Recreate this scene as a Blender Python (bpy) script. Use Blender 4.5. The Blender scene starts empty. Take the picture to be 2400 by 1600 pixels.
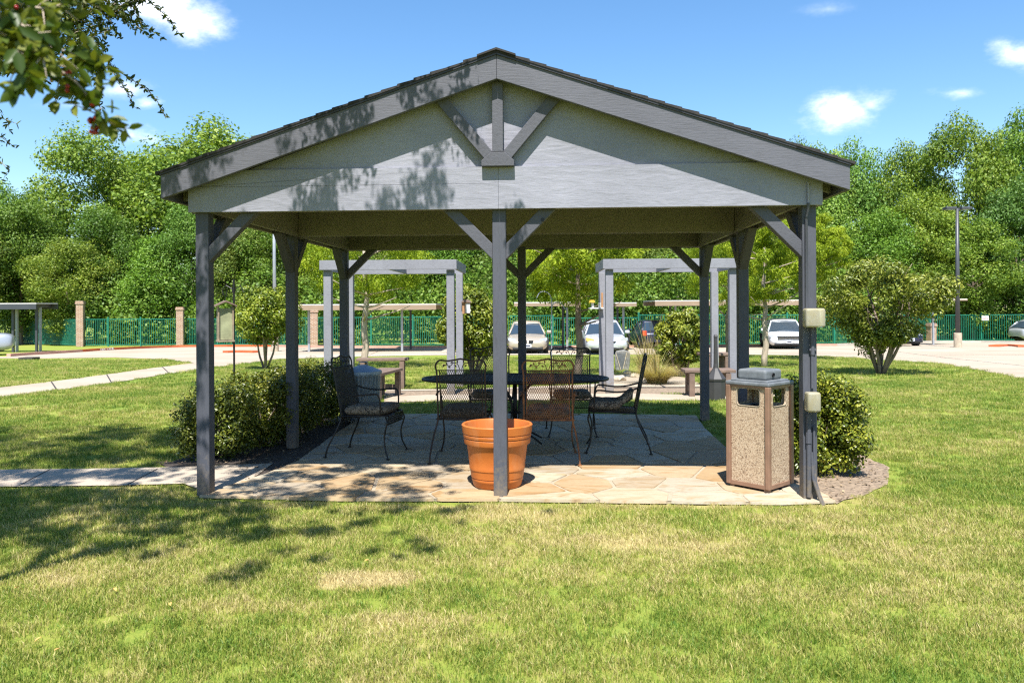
import bpy, bmesh, math, random
import numpy as np
from mathutils import Vector, Matrix

S = bpy.context.scene
C = S.collection
R = math.radians
PI = math.pi
random.seed(7)
rng = np.random.default_rng(11)

# ---------------------------------------------------------------- camera
F, CY, ROLL, EYE = 1830.0, 718.0, 0.0050, 1.55
cam_data = bpy.data.cameras.new('camera')
cam = bpy.data.objects.new('camera', cam_data)
C.objects.link(cam)
cam.location = (0, 0, EYE)
cam.rotation_euler = (R(90), ROLL, 0)
cam_data.sensor_width = 36
cam_data.lens = F / 2400 * 36
cam_data.shift_y = -(800 - CY) / 2400
cam_data.clip_start = 0.05
cam_data.clip_end = 3000
cam_data.dof.use_dof = True
cam_data.dof.focus_distance = 7.6
cam_data.dof.aperture_fstop = 5.0
S.camera = cam

# ---------------------------------------------------------------- light
LD = Vector((0.10, 1.0, -1.80)).normalized()          # direction the sunlight travels
EXPOSURE = 1.2
sun_data = bpy.data.lights.new('sun', 'SUN')
sun_data.energy = 4.9
sun_data.angle = R(0.55)
sun_data.color = (1.0, 0.965, 0.915)
sun = bpy.data.objects.new('sun', sun_data)
C.objects.link(sun)
sun.rotation_euler = LD.to_track_quat('-Z', 'Y').to_euler()
sun.location = (0, -10, 20)
elev = math.asin(-LD.z)
azim = math.atan2(-LD.x, -LD.y)                        # clockwise from +Y

W = bpy.data.worlds.new('World')
S.world = W
W.use_nodes = True
nt = W.node_tree
nt.nodes.clear()


def N(tree, kind, **kw):
    n = tree.nodes.new(kind)
    for k, v in kw.items():
        setattr(n, k, v)
    return n


def mth(tree, op, a, b=None, clamp=False):
    n = N(tree, 'ShaderNodeMath', operation=op)
    n.use_clamp = clamp
    for i, x in enumerate((a, b)):
        if x is None:
            continue
        if isinstance(x, (int, float)):
            n.inputs[i].default_value = x
        else:
            tree.links.new(x, n.inputs[i])
    return n.outputs[0]


sky = N(nt, 'ShaderNodeTexSky', sky_type='NISHITA')
sky.sun_disc = False
sky.sun_elevation = elev
sky.sun_rotation = azim
sky.altitude = 200
sky.air_density = 1.15
sky.dust_density = 0.35
sky.ozone_density = 3.2
hsv = N(nt, 'ShaderNodeHueSaturation')
hsv.inputs['Saturation'].default_value = 1.2
hsv.inputs['Value'].default_value = 1.0
nt.links.new(sky.outputs[0], hsv.inputs['Color'])
tc = N(nt, 'ShaderNodeTexCoord')
noise = N(nt, 'ShaderNodeTexNoise')
noise.inputs['Scale'].default_value = 9.0
noise.inputs['Detail'].default_value = 7
noise.inputs['Roughness'].default_value = 0.66
mp = N(nt, 'ShaderNodeMapping')
mp.inputs['Scale'].default_value = (1, 1, 1.9)
nt.links.new(tc.outputs['Generated'], mp.inputs[0])
nt.links.new(mp.outputs[0], noise.inputs['Vector'])
sep = N(nt, 'ShaderNodeSeparateXYZ')
nt.links.new(tc.outputs['Generated'], sep.inputs[0])
sy = mth(nt, 'MAXIMUM', sep.outputs[1], 0.02)
su = mth(nt, 'DIVIDE', sep.outputs[0], sy)
sv = mth(nt, 'DIVIDE', sep.outputs[2], sy)
nz = mth(nt, 'SUBTRACT', noise.outputs['Fac'], 0.5)
total = None
# small fair-weather clouds: (tan azimuth, tan elevation, half width, half height, strength)
clouds = [(-0.445, 0.392, 0.060, 0.030, 1.0), (-0.40, 0.372, 0.040, 0.030, .8), (-0.49, 0.40, .035, .016, .9),
          (0.430, 0.246, 0.058, 0.024, .95), (0.462, 0.256, 0.030, 0.020, .8),
          (0.574, 0.271, 0.034, 0.010, .85), (0.645, 0.318, 0.036, 0.020, .95), (0.405, 0.378, 0.045, 0.010, .45),
          (-0.464, 0.262, 0.020, 0.009, .9), (-0.485, 0.222, 0.040, 0.018, .9), (-0.495, 0.280, 0.028, 0.012, .7),
          (-0.63, 0.31, .028, .006, .4), (-.56, .26, .05, .006, .35),
          (-1.1, 0.5, .2, .05, .8), (1.3, .45, .25, .06, .8), (0.2, .75, .2, .06, .7)]
for (cu, cv, hw, hh, st) in clouds:
    a = mth(nt, 'DIVIDE', mth(nt, 'SUBTRACT', su, cu), hw)
    b = mth(nt, 'DIVIDE', mth(nt, 'SUBTRACT', sv, cv), hh)
    d2 = mth(nt, 'ADD', mth(nt, 'MULTIPLY', a, a), mth(nt, 'MULTIPLY', b, b))
    d = mth(nt, 'ADD', mth(nt, 'SQRT', d2), mth(nt, 'MULTIPLY', nz, -4.2))
    m = mth(nt, 'MULTIPLY', mth(nt, 'MULTIPLY', mth(nt, 'SUBTRACT', 1.35, d), .85), st, clamp=True)
    total = m if total is None else mth(nt, 'MAXIMUM', total, m)
total = mth(nt, 'MULTIPLY', mth(nt, 'MULTIPLY', total, total), 0.80)
mix = N(nt, 'ShaderNodeMix', data_type='RGBA')
nt.links.new(total, mix.inputs['Factor'])
nt.links.new(hsv.outputs[0], mix.inputs['A'])
mix.inputs['B'].default_value = (8.2, 8.6, 9.4, 1)
bg = N(nt, 'ShaderNodeBackground')
bg.inputs['Strength'].default_value = 0.094
nt.links.new(mix.outputs['Result'], bg.inputs['Color'])
out = N(nt, 'ShaderNodeOutputWorld')
nt.links.new(bg.outputs[0], out.inputs[0])

S.view_settings.view_transform = 'Standard'
S.view_settings.look = 'None'
S.view_settings.exposure = EXPOSURE
S.view_settings.gamma = 1
S.view_settings.use_curve_mapping = False
S.render.engine = 'CYCLES'
S.cycles.max_bounces = 6
S.cycles.diffuse_bounces = 3
S.cycles.transparent_max_bounces = 8
S.cycles.use_denoising = False
S.cycles.filter_width = 1.25
S.cycles.use_adaptive_sampling = False
S.cycles.sample_clamp_indirect = 3.0
S.cycles.caustics_reflective = False
S.cycles.caustics_refractive = False

# ---------------------------------------------------------------- helpers
KN = [(-400, 0), (13, 0), (20, -.15), (28, -.38), (34, -.50), (40, -.62), (50, -.90), (70, -1.2), (600, -1.2)]


def tz(y):
    for (a, za), (b, zb) in zip(KN, KN[1:]):
        if a <= y <= b:
            return za + (zb - za) * (y - a) / (b - a)
    return -1.2


def G(u, v, z=None):
    """photo point (2400 px wide) -> the point of the terrain it shows"""
    du, dv = u - 1200, v - CY
    c, s = math.cos(ROLL), math.sin(ROLL)
    x = c * du - s * dv
    y = s * du + c * dv
    Y = 20.0
    for _ in range(60):
        zz = tz(Y) if z is None else z
        Y = 0.5 * Y + 0.5 * min(F * (EYE - zz) / max(y, 1), 300)
    return (x * Y / F, Y)


def P(u, v, Y):
    """photo point at distance Y"""
    du, dv = u - 1200, v - CY
    c, s = math.cos(ROLL), math.sin(ROLL)
    return Vector(((c * du - s * dv) * Y / F, Y, EYE - (s * du + c * dv) * Y / F))


def tag(o, label=None, cat=None, group=None, kind=None):
    if label: o['label'] = label
    if cat: o['category'] = cat
    if group: o['group'] = group
    if kind: o['kind'] = kind
    return o


def empty(name, loc, rz=0, label=None, cat=None, group=None):
    o = bpy.data.objects.new(name, None)
    o.empty_display_size = .2
    C.objects.link(o)
    o.location = loc
    o.rotation_euler = (0, 0, rz)
    return tag(o, label, cat, group)


def link(name, me, mat=None, parent=None, smooth=False, bevel=0):
    if mat is not None and not me.materials:
        me.materials.append(mat)
    if smooth:
        me.polygons.foreach_set('use_smooth', [True] * len(me.polygons))
        if smooth == 'auto':
            me.set_sharp_from_angle(angle=R(35))
    o = bpy.data.objects.new(name, me)
    C.objects.link(o)
    if parent is not None:
        o.parent = parent
    if bevel:
        m = o.modifiers.new('bevel', 'BEVEL')
        m.width = bevel
        m.segments = 2
        m.limit_method = 'ANGLE'
    return o


class MB:
    def __init__(s):
        s.v, s.f = [], []

    def add(s, vs, fs):
        n = len(s.v)
        s.v += [tuple(x) for x in vs]
        s.f += [tuple(i + n for i in f) for f in fs]
        return s

    def box(s, c, size, M=None):
        x, y, z = (k / 2 for k in size)
        vs = [Vector((a * x, b * y, d * z)) for d in (-1, 1) for b in (-1, 1) for a in (-1, 1)]
        if M is not None:
            vs = [M @ q for q in vs]
        vs = [q + Vector(c) for q in vs]
        return s.add(vs, [(0, 2, 3, 1), (4, 5, 7, 6), (0, 1, 5, 4), (2, 6, 7, 3), (1, 3, 7, 5), (0, 4, 6, 2)])

    def bar(s, a, b, w, t, up=(0, 0, 1)):
        """box from a to b; w across 'up' x dir, t along up"""
        a, b = Vector(a), Vector(b)
        d = (b - a).normalized()
        side = d.cross(Vector(up)).normalized()
        u2 = side.cross(d).normalized()
        M = Matrix((side, d, u2)).transposed()
        return s.box((a + b) / 2, (w, (b - a).length, t), M)

    def prism(s, poly, y0, y1, axis='y'):
        n = len(poly)
        if axis == 'y':
            vs = [(x, y0, z) for x, z in poly] + [(x, y1, z) for x, z in poly]
        elif axis == 'x':
            vs = [(y0, x, z) for x, z in poly] + [(y1, x, z) for x, z in poly]
        else:
            vs = [(x, z, y0) for x, z in poly] + [(x, z, y1) for x, z in poly]
        fs = [tuple(range(n)), tuple(range(2 * n - 1, n - 1, -1))]
        fs += [(i, i + n, (i + 1) % n + n, (i + 1) % n) for i in range(n)]
        return s.add(vs, fs)

    def tube(s, pts, r, seg=8, cap=True, closed=False):
        pts = [Vector(p) for p in pts]
        n = len(pts)
        rs = r if isinstance(r, (list, tuple)) else [r] * n
        base = len(s.v)
        prev = None
        for i, p in enumerate(pts):
            if closed:
                d = pts[(i + 1) % n] - pts[i - 1]
            else:
                d = pts[min(i + 1, n - 1)] - pts[max(i - 1, 0)]
            d = d.normalized() if d.length > 1e-9 else Vector((0, 0, 1))
            if prev is None:
                ref = Vector((0, 0, 1)) if abs(d.z) < .9 else Vector((1, 0, 0))
                a = d.cross(ref).normalized()
            else:
                a = (prev - d * prev.dot(d)).normalized()
            prev = a
            b = d.cross(a)
            for k in range(seg):
                t = 2 * PI * k / seg
                q = p + (a * math.cos(t) + b * math.sin(t)) * rs[i]
                s.v.append(tuple(q))
        m = n if closed else n - 1
        for i in range(m):
            j = (i + 1) % n
            for k in range(seg):
                k2 = (k + 1) % seg
                s.f.append((base + i * seg + k, base + i * seg + k2, base + j * seg + k2, base + j * seg + k))
        if cap and not closed:
            s.f.append(tuple(base + k for k in range(seg - 1, -1, -1)))
            s.f.append(tuple(base + (n - 1) * seg + k for k in range(seg)))
        return s

    def lathe(s, prof, seg=32, c=(0, 0, 0)):
        base = len(s.v)
        for r, z in prof:
            for k in range(seg):
                t = 2 * PI * k / seg
                s.v.append((c[0] + r * math.cos(t), c[1] + r * math.sin(t), c[2] + z))
        for i in range(len(prof) - 1):
            for k in range(seg):
                k2 = (k + 1) % seg
                s.f.append((base + i * seg + k, base + i * seg + k2, base + (i + 1) * seg + k2, base + (i + 1) * seg + k))
        return s

    def mesh(s, name):
        me = bpy.data.meshes.new(name)
        me.from_pydata(s.v, [], s.f)
        me.validate()
        bm = bmesh.new()
        bm.from_mesh(me)
        bmesh.ops.recalc_face_normals(bm, faces=bm.faces)
        bm.to_mesh(me)
        bm.free()
        return me

    def build(s, name, mat, parent=None, smooth=False, bevel=0):
        return link(name, s.mesh(name), mat, parent, smooth, bevel)


def dup(root, loc=None, rz=None):
    r = root.copy()
    C.objects.link(r)
    if loc is not None: r.location = loc
    if rz is not None: r.rotation_euler = (0, 0, rz)
    for ch in list(root.children):
        c = ch.copy()
        C.objects.link(c)
        c.parent = r
        for g in list(ch.children):
            d = g.copy()
            C.objects.link(d)
            d.parent = c
    return r


# ---------------------------------------------------------------- materials
def newmat(name):
    m = bpy.data.materials.new(name)
    m.use_nodes = True
    t = m.node_tree
    return m, t, t.nodes['Principled BSDF']


def coords(t, kind='world', scale=(1, 1, 1)):
    if kind == 'world':
        o = N(t, 'ShaderNodeNewGeometry').outputs['Position']
    else:
        o = N(t, 'ShaderNodeTexCoord').outputs['Object']
    m = N(t, 'ShaderNodeMapping')
    m.inputs['Scale'].default_value = scale
    t.links.new(o, m.inputs[0])
    return m.outputs[0]


def noise_node(t, vec, scale, detail=4, rough=.55, dist=0):
    n = N(t, 'ShaderNodeTexNoise')
    n.inputs['Scale'].default_value = scale
    n.inputs['Detail'].default_value = detail
    n.inputs['Roughness'].default_value = rough
    n.inputs['Distortion'].default_value = dist
    t.links.new(vec, n.inputs['Vector'])
    return n.outputs['Fac']


def ramp(t, fac, stops):
    n = N(t, 'ShaderNodeValToRGB')
    el = n.color_ramp.elements
    while len(el) < len(stops):
        el.new(.5)
    for e, (p, c) in zip(el, stops):
        e.position = p
        e.color = (*c, 1)
    t.links.new(fac, n.inputs[0])
    return n.outputs[0]


def mixc(t, fac, a, b, blend='MIX'):
    n = N(t, 'ShaderNodeMix', data_type='RGBA', blend_type=blend)
    for k, x in (('Factor', fac), ('A', a), ('B', b)):
        if isinstance(x, (int, float)):
            n.inputs[k].default_value = x
        elif isinstance(x, tuple):
            n.inputs[k].default_value = (*x, 1)
        else:
            t.links.new(x, n.inputs[k])
    return n.outputs['Result']


def bump(t, bsdf, h, strength=.3, dist=.01):
    b = N(t, 'ShaderNodeBump')
    b.inputs['Strength'].default_value = strength
    b.inputs['Distance'].default_value = dist
    t.links.new(h, b.inputs['Height'])
    t.links.new(b.outputs[0], bsdf.inputs['Normal'])


def simple(name, col, rough=.5, metal=0, var=.15, scale=8, bmp=0, kind='object', spec=.5):
    m, t, b = newmat(name)
    col = tuple(k * .8 for k in col)
    v = coords(t, kind)
    n = noise_node(t, v, scale, 5, .6)
    c = ramp(t, n, [(.25, tuple(k * (1 - var) for k in col)), (.75, tuple(min(1, k * (1 + var)) for k in col))])
    t.links.new(c, b.inputs['Base Color'])
    b.inputs['Roughness'].default_value = rough
    b.inputs['Metallic'].default_value = metal
    b.inputs['Specular IOR Level'].default_value = spec
    if bmp:
        bump(t, b, noise_node(t, v, scale * 6, 4, .6), bmp, .004)
    return m


def painted(name, col, stretch=(1, 1, 1), rough=.62, grain=.35, knots=False):
    """painted rough-sawn timber with its grain running along the unstretched axis"""
    m, t, b = newmat(name)
    v = coords(t, 'world', stretch)
    g = noise_node(t, v, 14, 8, .7, 1.2 if knots else .3)
    g2 = noise_node(t, v, 70, 3, .6)
    big = noise_node(t, coords(t, 'world'), 1.7, 4, .6)
    c1 = ramp(t, big, [(.3, tuple(k * .88 for k in col)), (.7, tuple(k * 1.12 for k in col))])
    c2 = mixc(t, .8, c1, ramp(t, g, [(.33, (.80, .79, .78)), (.5, (1, 1, 1)), (.9, (1.04, 1.04, 1.04))]), 'MULTIPLY')
    t.links.new(c2, b.inputs['Base Color'])
    wv = coords(t, 'world', (1, 1, 1))
    wn = noise_node(t, wv, 23, 6, .75)
    c2 = mixc(t, mth(t, 'MULTIPLY', mth(t, 'SUBTRACT', wn, .64), 9, clamp=True), c2, tuple(k * .55 + a for k, a in zip(col, (.05, .035, .02))))
    zs_ = N(t, 'ShaderNodeSeparateXYZ')
    t.links.new(wv, zs_.inputs[0])
    low_ = mth(t, 'SUBTRACT', mth(t, 'ADD', .30, mth(t, 'MULTIPLY', mth(t, 'SUBTRACT', wn, .5), 1.1)), zs_.outputs[2])
    c2 = mixc(t, mth(t, 'MULTIPLY', low_, 2.2, clamp=True), c2, (.19, .15, .10))
    t.links.new(c2, b.inputs['Base Color'])
    b.inputs['Roughness'].default_value = rough
    b.inputs['Specular IOR Level'].default_value = .3
    h = mth(t, 'ADD', g, mth(t, 'MULTIPLY', g2, .35))
    if knots:
        w = N(t, 'ShaderNodeTexWave', wave_type='RINGS', rings_direction='Z')
        w.inputs['Scale'].default_value = 2.2
        w.inputs['Distortion'].default_value = 14
        w.inputs['Detail'].default_value = 3
        w.inputs['Detail Scale'].default_value = .8
        t.links.new(coords(t, 'world', (1.1, 1, 5)), w.inputs['Vector'])
        h = mth(t, 'ADD', h, mth(t, 'MULTIPLY', w.outputs['Fac'], .45))
    bump(t, b, h, grain, .012)
    return m


M = {}
M['post'] = painted('post_paint', (.072, .075, .090), (5, 5, .6), grain=.4)
M['trim'] = painted('trim_paint', (.096, .097, .114), (.7, 4, 7), grain=.35)
M['brace'] = painted('brace_paint', (.078, .079, .092), (3, 3, 3), grain=.35)
M['gable'] = painted('gable_paint', (.240, .240, .276), (.8, 3, 9), grain=.28, knots=True)
M['soffit'] = painted('soffit_paint', (.19, .178, .150), (1, 1, 5), grain=.35)
M['pergola'] = painted('pergola_paint', (.215, .217, .240), (1.5, 1.5, 2), grain=.3)
M['shingle'] = simple('shingle', (.030, .027, .027), .9, var=.45, scale=30, bmp=.6)
M['edge_metal'] = simple('drip_edge', (.028, .028, .033), .5)
M['white_edge'] = simple('edge_trim', (.42, .42, .45), .5)
M['iron'] = simple('black_iron', (.018, .017, .017), .45, 0.3, .3, 12)
M['bronze'] = simple('bronze_paint', (.30, .175, .115), .45, 0.2, .2, 9, .1)
M['lid_gray'] = simple('grey_plastic_lid', (.16, .175, .19), .55, 0, .3, 12, .25)
M['galv'] = simple('galvanised', (.33, .37, .40), .42, .55, .25, 6)
M['concrete'] = None
M['mortar'] = simple('mortar', (.40, .33, .235), .9, 0, .2, 18, .4, 'world')
M['mulch'] = simple('mulch', (.27, .20, .135), .95, 0, .6, 26, 1.0, 'world')
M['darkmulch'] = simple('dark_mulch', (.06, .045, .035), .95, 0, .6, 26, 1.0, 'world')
M['green_paint'] = simple('green_fence_paint', (.014, .195, .125), .45, 0, .18, 2)
M['wood_brown'] = simple('brown_stained_wood', (.20, .135, .10), .7, 0, .3, 10, .3)
M['wood_grey'] = simple('weathered_wood', (.33, .25, .17), .8, 0, .35, 14, .3)
M['canopy_tan'] = simple('tan_metal', (.33, .24, .16), .5, 0, .1, 2)
M['canopy_white'] = simple('white_metal', (.68, .65, .6), .5, 0, .06, 2)
M['steel_grey'] = simple('grey_steel', (.075, .08, .09), .45, .2, .12, 3)
M['steel_light'] = simple('light_steel', (.38, .40, .43), .4, .3, .12, 3)
M['ash_grey'] = simple('dark_grey_plastic', (.045, .043, .043), .55)
M['rubber'] = simple('rubber', (.018, .018, .018), .8)
M['dark'] = simple('dark_trim', (.015, .015, .017), .5)
M['chrome'] = simple('bright_metal', (.6, .6, .62), .22, .95, .05)
M['glass'] = simple('car_glass', (.035, .055, .075), .06, 0, .1, 2, 0, 'object', .9)
M['lens_clear'] = simple('clear_lens', (.55, .56, .56), .12, .3, .1)
M['lens_amber'] = simple('amber_lens', (.7, .38, .10), .15)
M['lens_red'] = simple('red_lens', (.62, .08, .03), .15)
M['plate'] = simple('number_plate', (.72, .74, .78), .4)
M['ink'] = simple('ink', (.03, .04, .09), .5)
M['red_curb'] = simple('red_curb_paint', (.62, .13, .035), .7, 0, .25, 1.5, .2, 'world')
M['pink_curb'] = simple('worn_red_curb_paint', (.60, .33, .24), .8, 0, .25, 1.5, .2, 'world')
M['curb'] = simple('curb_concrete', (.55, .50, .42), .85, 0, .12, 3, .2, 'world')
M['white'] = simple('white_paint', (.75, .74, .70), .5)
M['red_ink'] = simple('red_print', (.6, .06, .04), .5)
M['yellow'] = simple('yellow_paint', (.75, .5, .06), .5)
M['cedar'] = simple('cedar_wood', (.42, .22, .10), .7, 0, .3, 9, .3)
M['rock'] = simple('rock', (.22, .22, .21), .9, 0, .5, 9, .8)
M['tan_rock'] = simple('tan_rock', (.5, .42, .31), .9, 0, .35, 9, .8)
M['berry'] = simple('red_berry', (.33, .012, .008), .3)
M['asphalt'] = simple('dark_asphalt', (.05, .045, .04), .9)


def bark(name, col, sc=9):
    m, t, b = newmat(name)
    v = coords(t, 'object', (1, 1, .25))
    n = noise_node(t, v, sc, 8, .7, .6)
    c = ramp(t, n, [(.3, tuple(k * .45 for k in col)), (.55, col), (.8, tuple(min(1, k * 1.35) for k in col))])
    t.links.new(c, b.inputs['Base Color'])
    b.inputs['Roughness'].default_value = .9
    bump(t, b, n, .8, .03)
    return m


M['bark'] = bark('bark', (.20, .15, .11))
M['bark_pale'] = bark('pale_bark', (.42, .34, .26), 7)
M['bark_dark'] = bark('dark_bark', (.10, .075, .055))


def concrete():
    m, t, b = newmat('concrete')
    v = coords(t)
    n = noise_node(t, v, .35, 6, .6)
    n2 = noise_node(t, v, 12, 6, .7)
    c = ramp(t, n, [(.3, (0.320, 0.252, 0.180)), (.5, (0.368, 0.300, 0.224)), (.7, (0.392, 0.336, 0.268))])
    c = mixc(t, .7, c, ramp(t, n2, [(.3, (.78, .78, .78)), (.6, (1, 1, 1))]), 'MULTIPLY')
    t.links.new(c, b.inputs['Base Color'])
    b.inputs['Roughness'].default_value = .85
    bump(t, b, n2, .25, .005)
    return m


M['concrete'] = concrete()


def stone():
    m, t, b = newmat('flagstone')
    oi = N(t, 'ShaderNodeObjectInfo')
    v = coords(t, 'world', (1, 2.6, 1))
    n = noise_node(t, v, 1.9, 7, .6, 1.6)
    n2 = noise_node(t, coords(t), 22, 6, .7)
    base = ramp(t, oi.outputs['Random'], [(0, (0.368, 0.304, 0.208)), (.3, (0.320, 0.216, 0.112)), (.5, (0.400, 0.352, 0.264)),
                                          (.72, (0.296, 0.248, 0.184)), (1, (0.352, 0.248, 0.128))])
    c = mixc(t, .75, base, ramp(t, n, [(.28, (.52, .34, .17)), (.38, (.86, .70, .46)), (.48, (1, .99, .96)), (.75, (1.18, 1.22, 1.26))]),
             'MULTIPLY')
    c = mixc(t, .6, c, ramp(t, n2, [(.3, (.8, .79, .77)), (.6, (1, 1, 1))]), 'MULTIPLY')
    t.links.new(c, b.inputs['Base Color'])
    b.inputs['Roughness'].default_value = .75
    bump(t, b, mth(t, 'ADD', n, mth(t, 'MULTIPLY', n2, .3)), .5, .02)
    return m


M['stone'] = stone()


def aggregate():
    m, t, b = newmat('pebble_aggregate')
    v = coords(t, 'object')
    vo = N(t, 'ShaderNodeTexVoronoi')
    vo.inputs['Scale'].default_value = 135
    t.links.new(v, vo.inputs['Vector'])
    sp = N(t, 'ShaderNodeSeparateColor')
    t.links.new(vo.outputs['Color'], sp.inputs[0])
    c = ramp(t, sp.outputs[0], [(0, (0.152, 0.098, 0.061)), (.2, (0.323, 0.220, 0.137)), (.45, (0.421, 0.310, 0.202)), (.7, (0.484, 0.367, 0.245)), (1, (0.573, 0.465, 0.331))])
    c = mixc(t, 1, c, ramp(t, vo.outputs['Distance'], [(0, (1, 1, 1)), (.55, (.92, .92, .92)), (.9, (.6, .58, .55))]), 'MULTIPLY')
    t.links.new(c, b.inputs['Base Color'])
    b.inputs['Roughness'].default_value = .7
    inv = mth(t, 'SUBTRACT', 1, vo.outputs['Distance'])
    bump(t, b, inv, .35, .003)
    return m


M['aggregate'] = aggregate()


def brick():
    m, t, b = newmat('brick')
    br = N(t, 'ShaderNodeTexBrick')
    br.inputs['Scale'].default_value = 1
    br.inputs['Brick Width'].default_value = .2
    br.inputs['Row Height'].default_value = .075
    br.inputs['Mortar Size'].default_value = .009
    br.inputs['Color1'].default_value = (0.264, 0.136, 0.080, 1)
    br.inputs['Color2'].default_value = (0.336, 0.200, 0.120, 1)
    br.inputs['Mortar'].default_value = (.5, .43, .35, 1)
    o = N(t, 'ShaderNodeTexCoord').outputs['Object']
    s = N(t, 'ShaderNodeSeparateXYZ')
    t.links.new(o, s.inputs[0])
    cb = N(t, 'ShaderNodeCombineXYZ')
    t.links.new(mth(t, 'ADD', s.outputs[0], s.outputs[1]), cb.inputs[0])
    t.links.new(s.outputs[2], cb.inputs[1])
    t.links.new(cb.outputs[0], br.inputs['Vector'])
    t.links.new(br.outputs[0], b.inputs['Base Color'])
    b.inputs['Roughness'].default_value = .9
    bump(t, b, br.outputs['Fac'], .5, -.01)
    return m


M['brick'] = brick()


def terracotta():
    m, t, b = newmat('terracotta')
    v = coords(t, 'object')
    n = noise_node(t, v, 5, 6, .6)
    c = ramp(t, n, [(.3, (0.403, 0.105, 0.015)), (.7, (0.487, 0.143, 0.024))])
    st = noise_node(t, coords(t, 'object', (1, 1, .35)), 7, 7, .7)
    c = mixc(t, mth(t, 'MULTIPLY', mth(t, 'SUBTRACT', st, .52), 1.8, clamp=True), c, (.46, .23, .11))
    t.links.new(c, b.inputs['Base Color'])
    b.inputs['Roughness'].default_value = .5
    bump(t, b, noise_node(t, coords(t, 'object', (1, 1, 12)), 9, 3), .06, .004)
    return m


M['terracotta'] = terracotta()


def rusty():
    m, t, b = newmat('rusty_iron')
    v = coords(t, 'world')
    n = noise_node(t, v, 9, 7, .7)
    c = ramp(t, n, [(.35, (.035, .022, .016)), (.5, (.16, .065, .025)), (.7, (.32, .13, .04))])
    t.links.new(c, b.inputs['Base Color'])
    b.inputs['Roughness'].default_value = .8
    return m


M['rust'] = rusty()
M['iron_worn'] = simple('worn_iron', (.045, .028, .02), .6, .2, .7, 7, 0, 'world')


def cushion():
    m, t, b = newmat('cushion_fabric')
    v = coords(t, 'object')
    n = noise_node(t, v, 19, 3, .6, 2.5)
    c = ramp(t, n, [(.38, (.03, .025, .02)), (.46, (.10, .08, .06)), (.54, (.30, .25, .19)), (.60, (.05, .04, .032))])
    t.links.new(c, b.inputs['Base Color'])
    b.inputs['Roughness'].default_value = .9
    bump(t, b, n, .3, .006)
    return m


M['cushion'] = cushion()


def cover_plastic():
    m, t, b = newmat('yellowed_clear_plastic')
    v = coords(t, 'object')
    n = noise_node(t, v, 14, 4, .6)
    t.links.new(ramp(t, n, [(.3, (.86, .74, .42)), (.7, (.92, .88, .70))]), b.inputs['Base Color'])
    b.inputs['Roughness'].default_value = .28
    b.inputs['Transmission Weight'].default_value = .7
    b.inputs['IOR'].default_value = 1.25
    return m


M['cover'] = cover_plastic()


def carpaint(name, col, metal=.25):
    col = tuple(k * .85 for k in col)
    m, t, b = newmat(name)
    b.inputs['Base Color'].default_value = (*col, 1)
    b.inputs['Metallic'].default_value = metal
    b.inputs['Roughness'].default_value = .32
    b.inputs['Coat Weight'].default_value = .6
    b.inputs['Coat Roughness'].default_value = .06
    n = noise_node(t, coords(t, 'object'), 3, 3)
    t.links.new(ramp(t, n, [(.3, tuple(k * .93 for k in col)), (.7, col)]), b.inputs['Base Color'])
    return m


def leafmat(name, cols, trans=.3, rough=.42, spec=.5, objcol=False):
    m, t, b = newmat(name)
    cols = [tuple(k * .74 for k in c) for c in cols]
    spec = spec * .6
    a = N(t, 'ShaderNodeAttribute', attribute_name='rnd')
    k = len(cols)
    c = ramp(t, a.outputs['Fac'], [(i / (k - 1), c) for i, c in enumerate(cols)])
    if objcol:
        c = mixc(t, 1, c, N(t, 'ShaderNodeObjectInfo').outputs['Color'], 'MULTIPLY')
    t.links.new(c, b.inputs['Base Color'])
    b.inputs['Roughness'].default_value = rough
    b.inputs['Specular IOR Level'].default_value = spec
    tr = N(t, 'ShaderNodeBsdfTranslucent')
    tc_ = mixc(t, 1, c, (1.25, 1.3, .55), 'MULTIPLY')
    t.links.new(tc_, tr.inputs['Color'])
    ms = N(t, 'ShaderNodeMixShader')
    ms.inputs[0].default_value = trans
    t.links.new(b.outputs[0], ms.inputs[1])
    t.links.new(tr.outputs[0], ms.inputs[2])
    t.links.new(ms.outputs[0], t.nodes['Material Output'].inputs[0])
    return m


M['forest'] = leafmat('forest_leaves', [(.055, .115, .016), (.12, .215, .026), (.215, .33, .045), (.37, .47, .10)], .3, .5, .45, True)
M['feather'] = leafmat('feathery_leaves', [(.12, .20, .014), (.25, .35, .020), (.39, .48, .030), (.52, .57, .055)], .38, .55, .3, True)
M['shrub'] = leafmat('shrub_leaves', [(.05, .09, .012), (.135, .19, .022), (.27, .32, .042), (.44, .45, .09)], .2, .35, .6, True)
M['hedge'] = leafmat('hedge_leaves', [(.03, .055, .008), (.08, .115, .014), (.19, .22, .026), (.34, .34, .055)], .18, .32, .6, True)
M['holly'] = leafmat('holly_leaves', [(.03, .06, .014), (.055, .095, .018), (.10, .14, .024), (.19, .20, .035)], .3, .42, .4, True)
M['straw'] = leafmat('straw_blades', [(.45, .33, .13), (.55, .42, .17), (.62, .5, .25), (.40, .40, .12)], .3, .6, .3)

M['litter'] = leafmat('litter_flakes', [(.08, .05, .03), (.20, .13, .075), (.34, .24, .14), (.50, .38, .23)], .1, .8, .3)
_GR = {}


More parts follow.
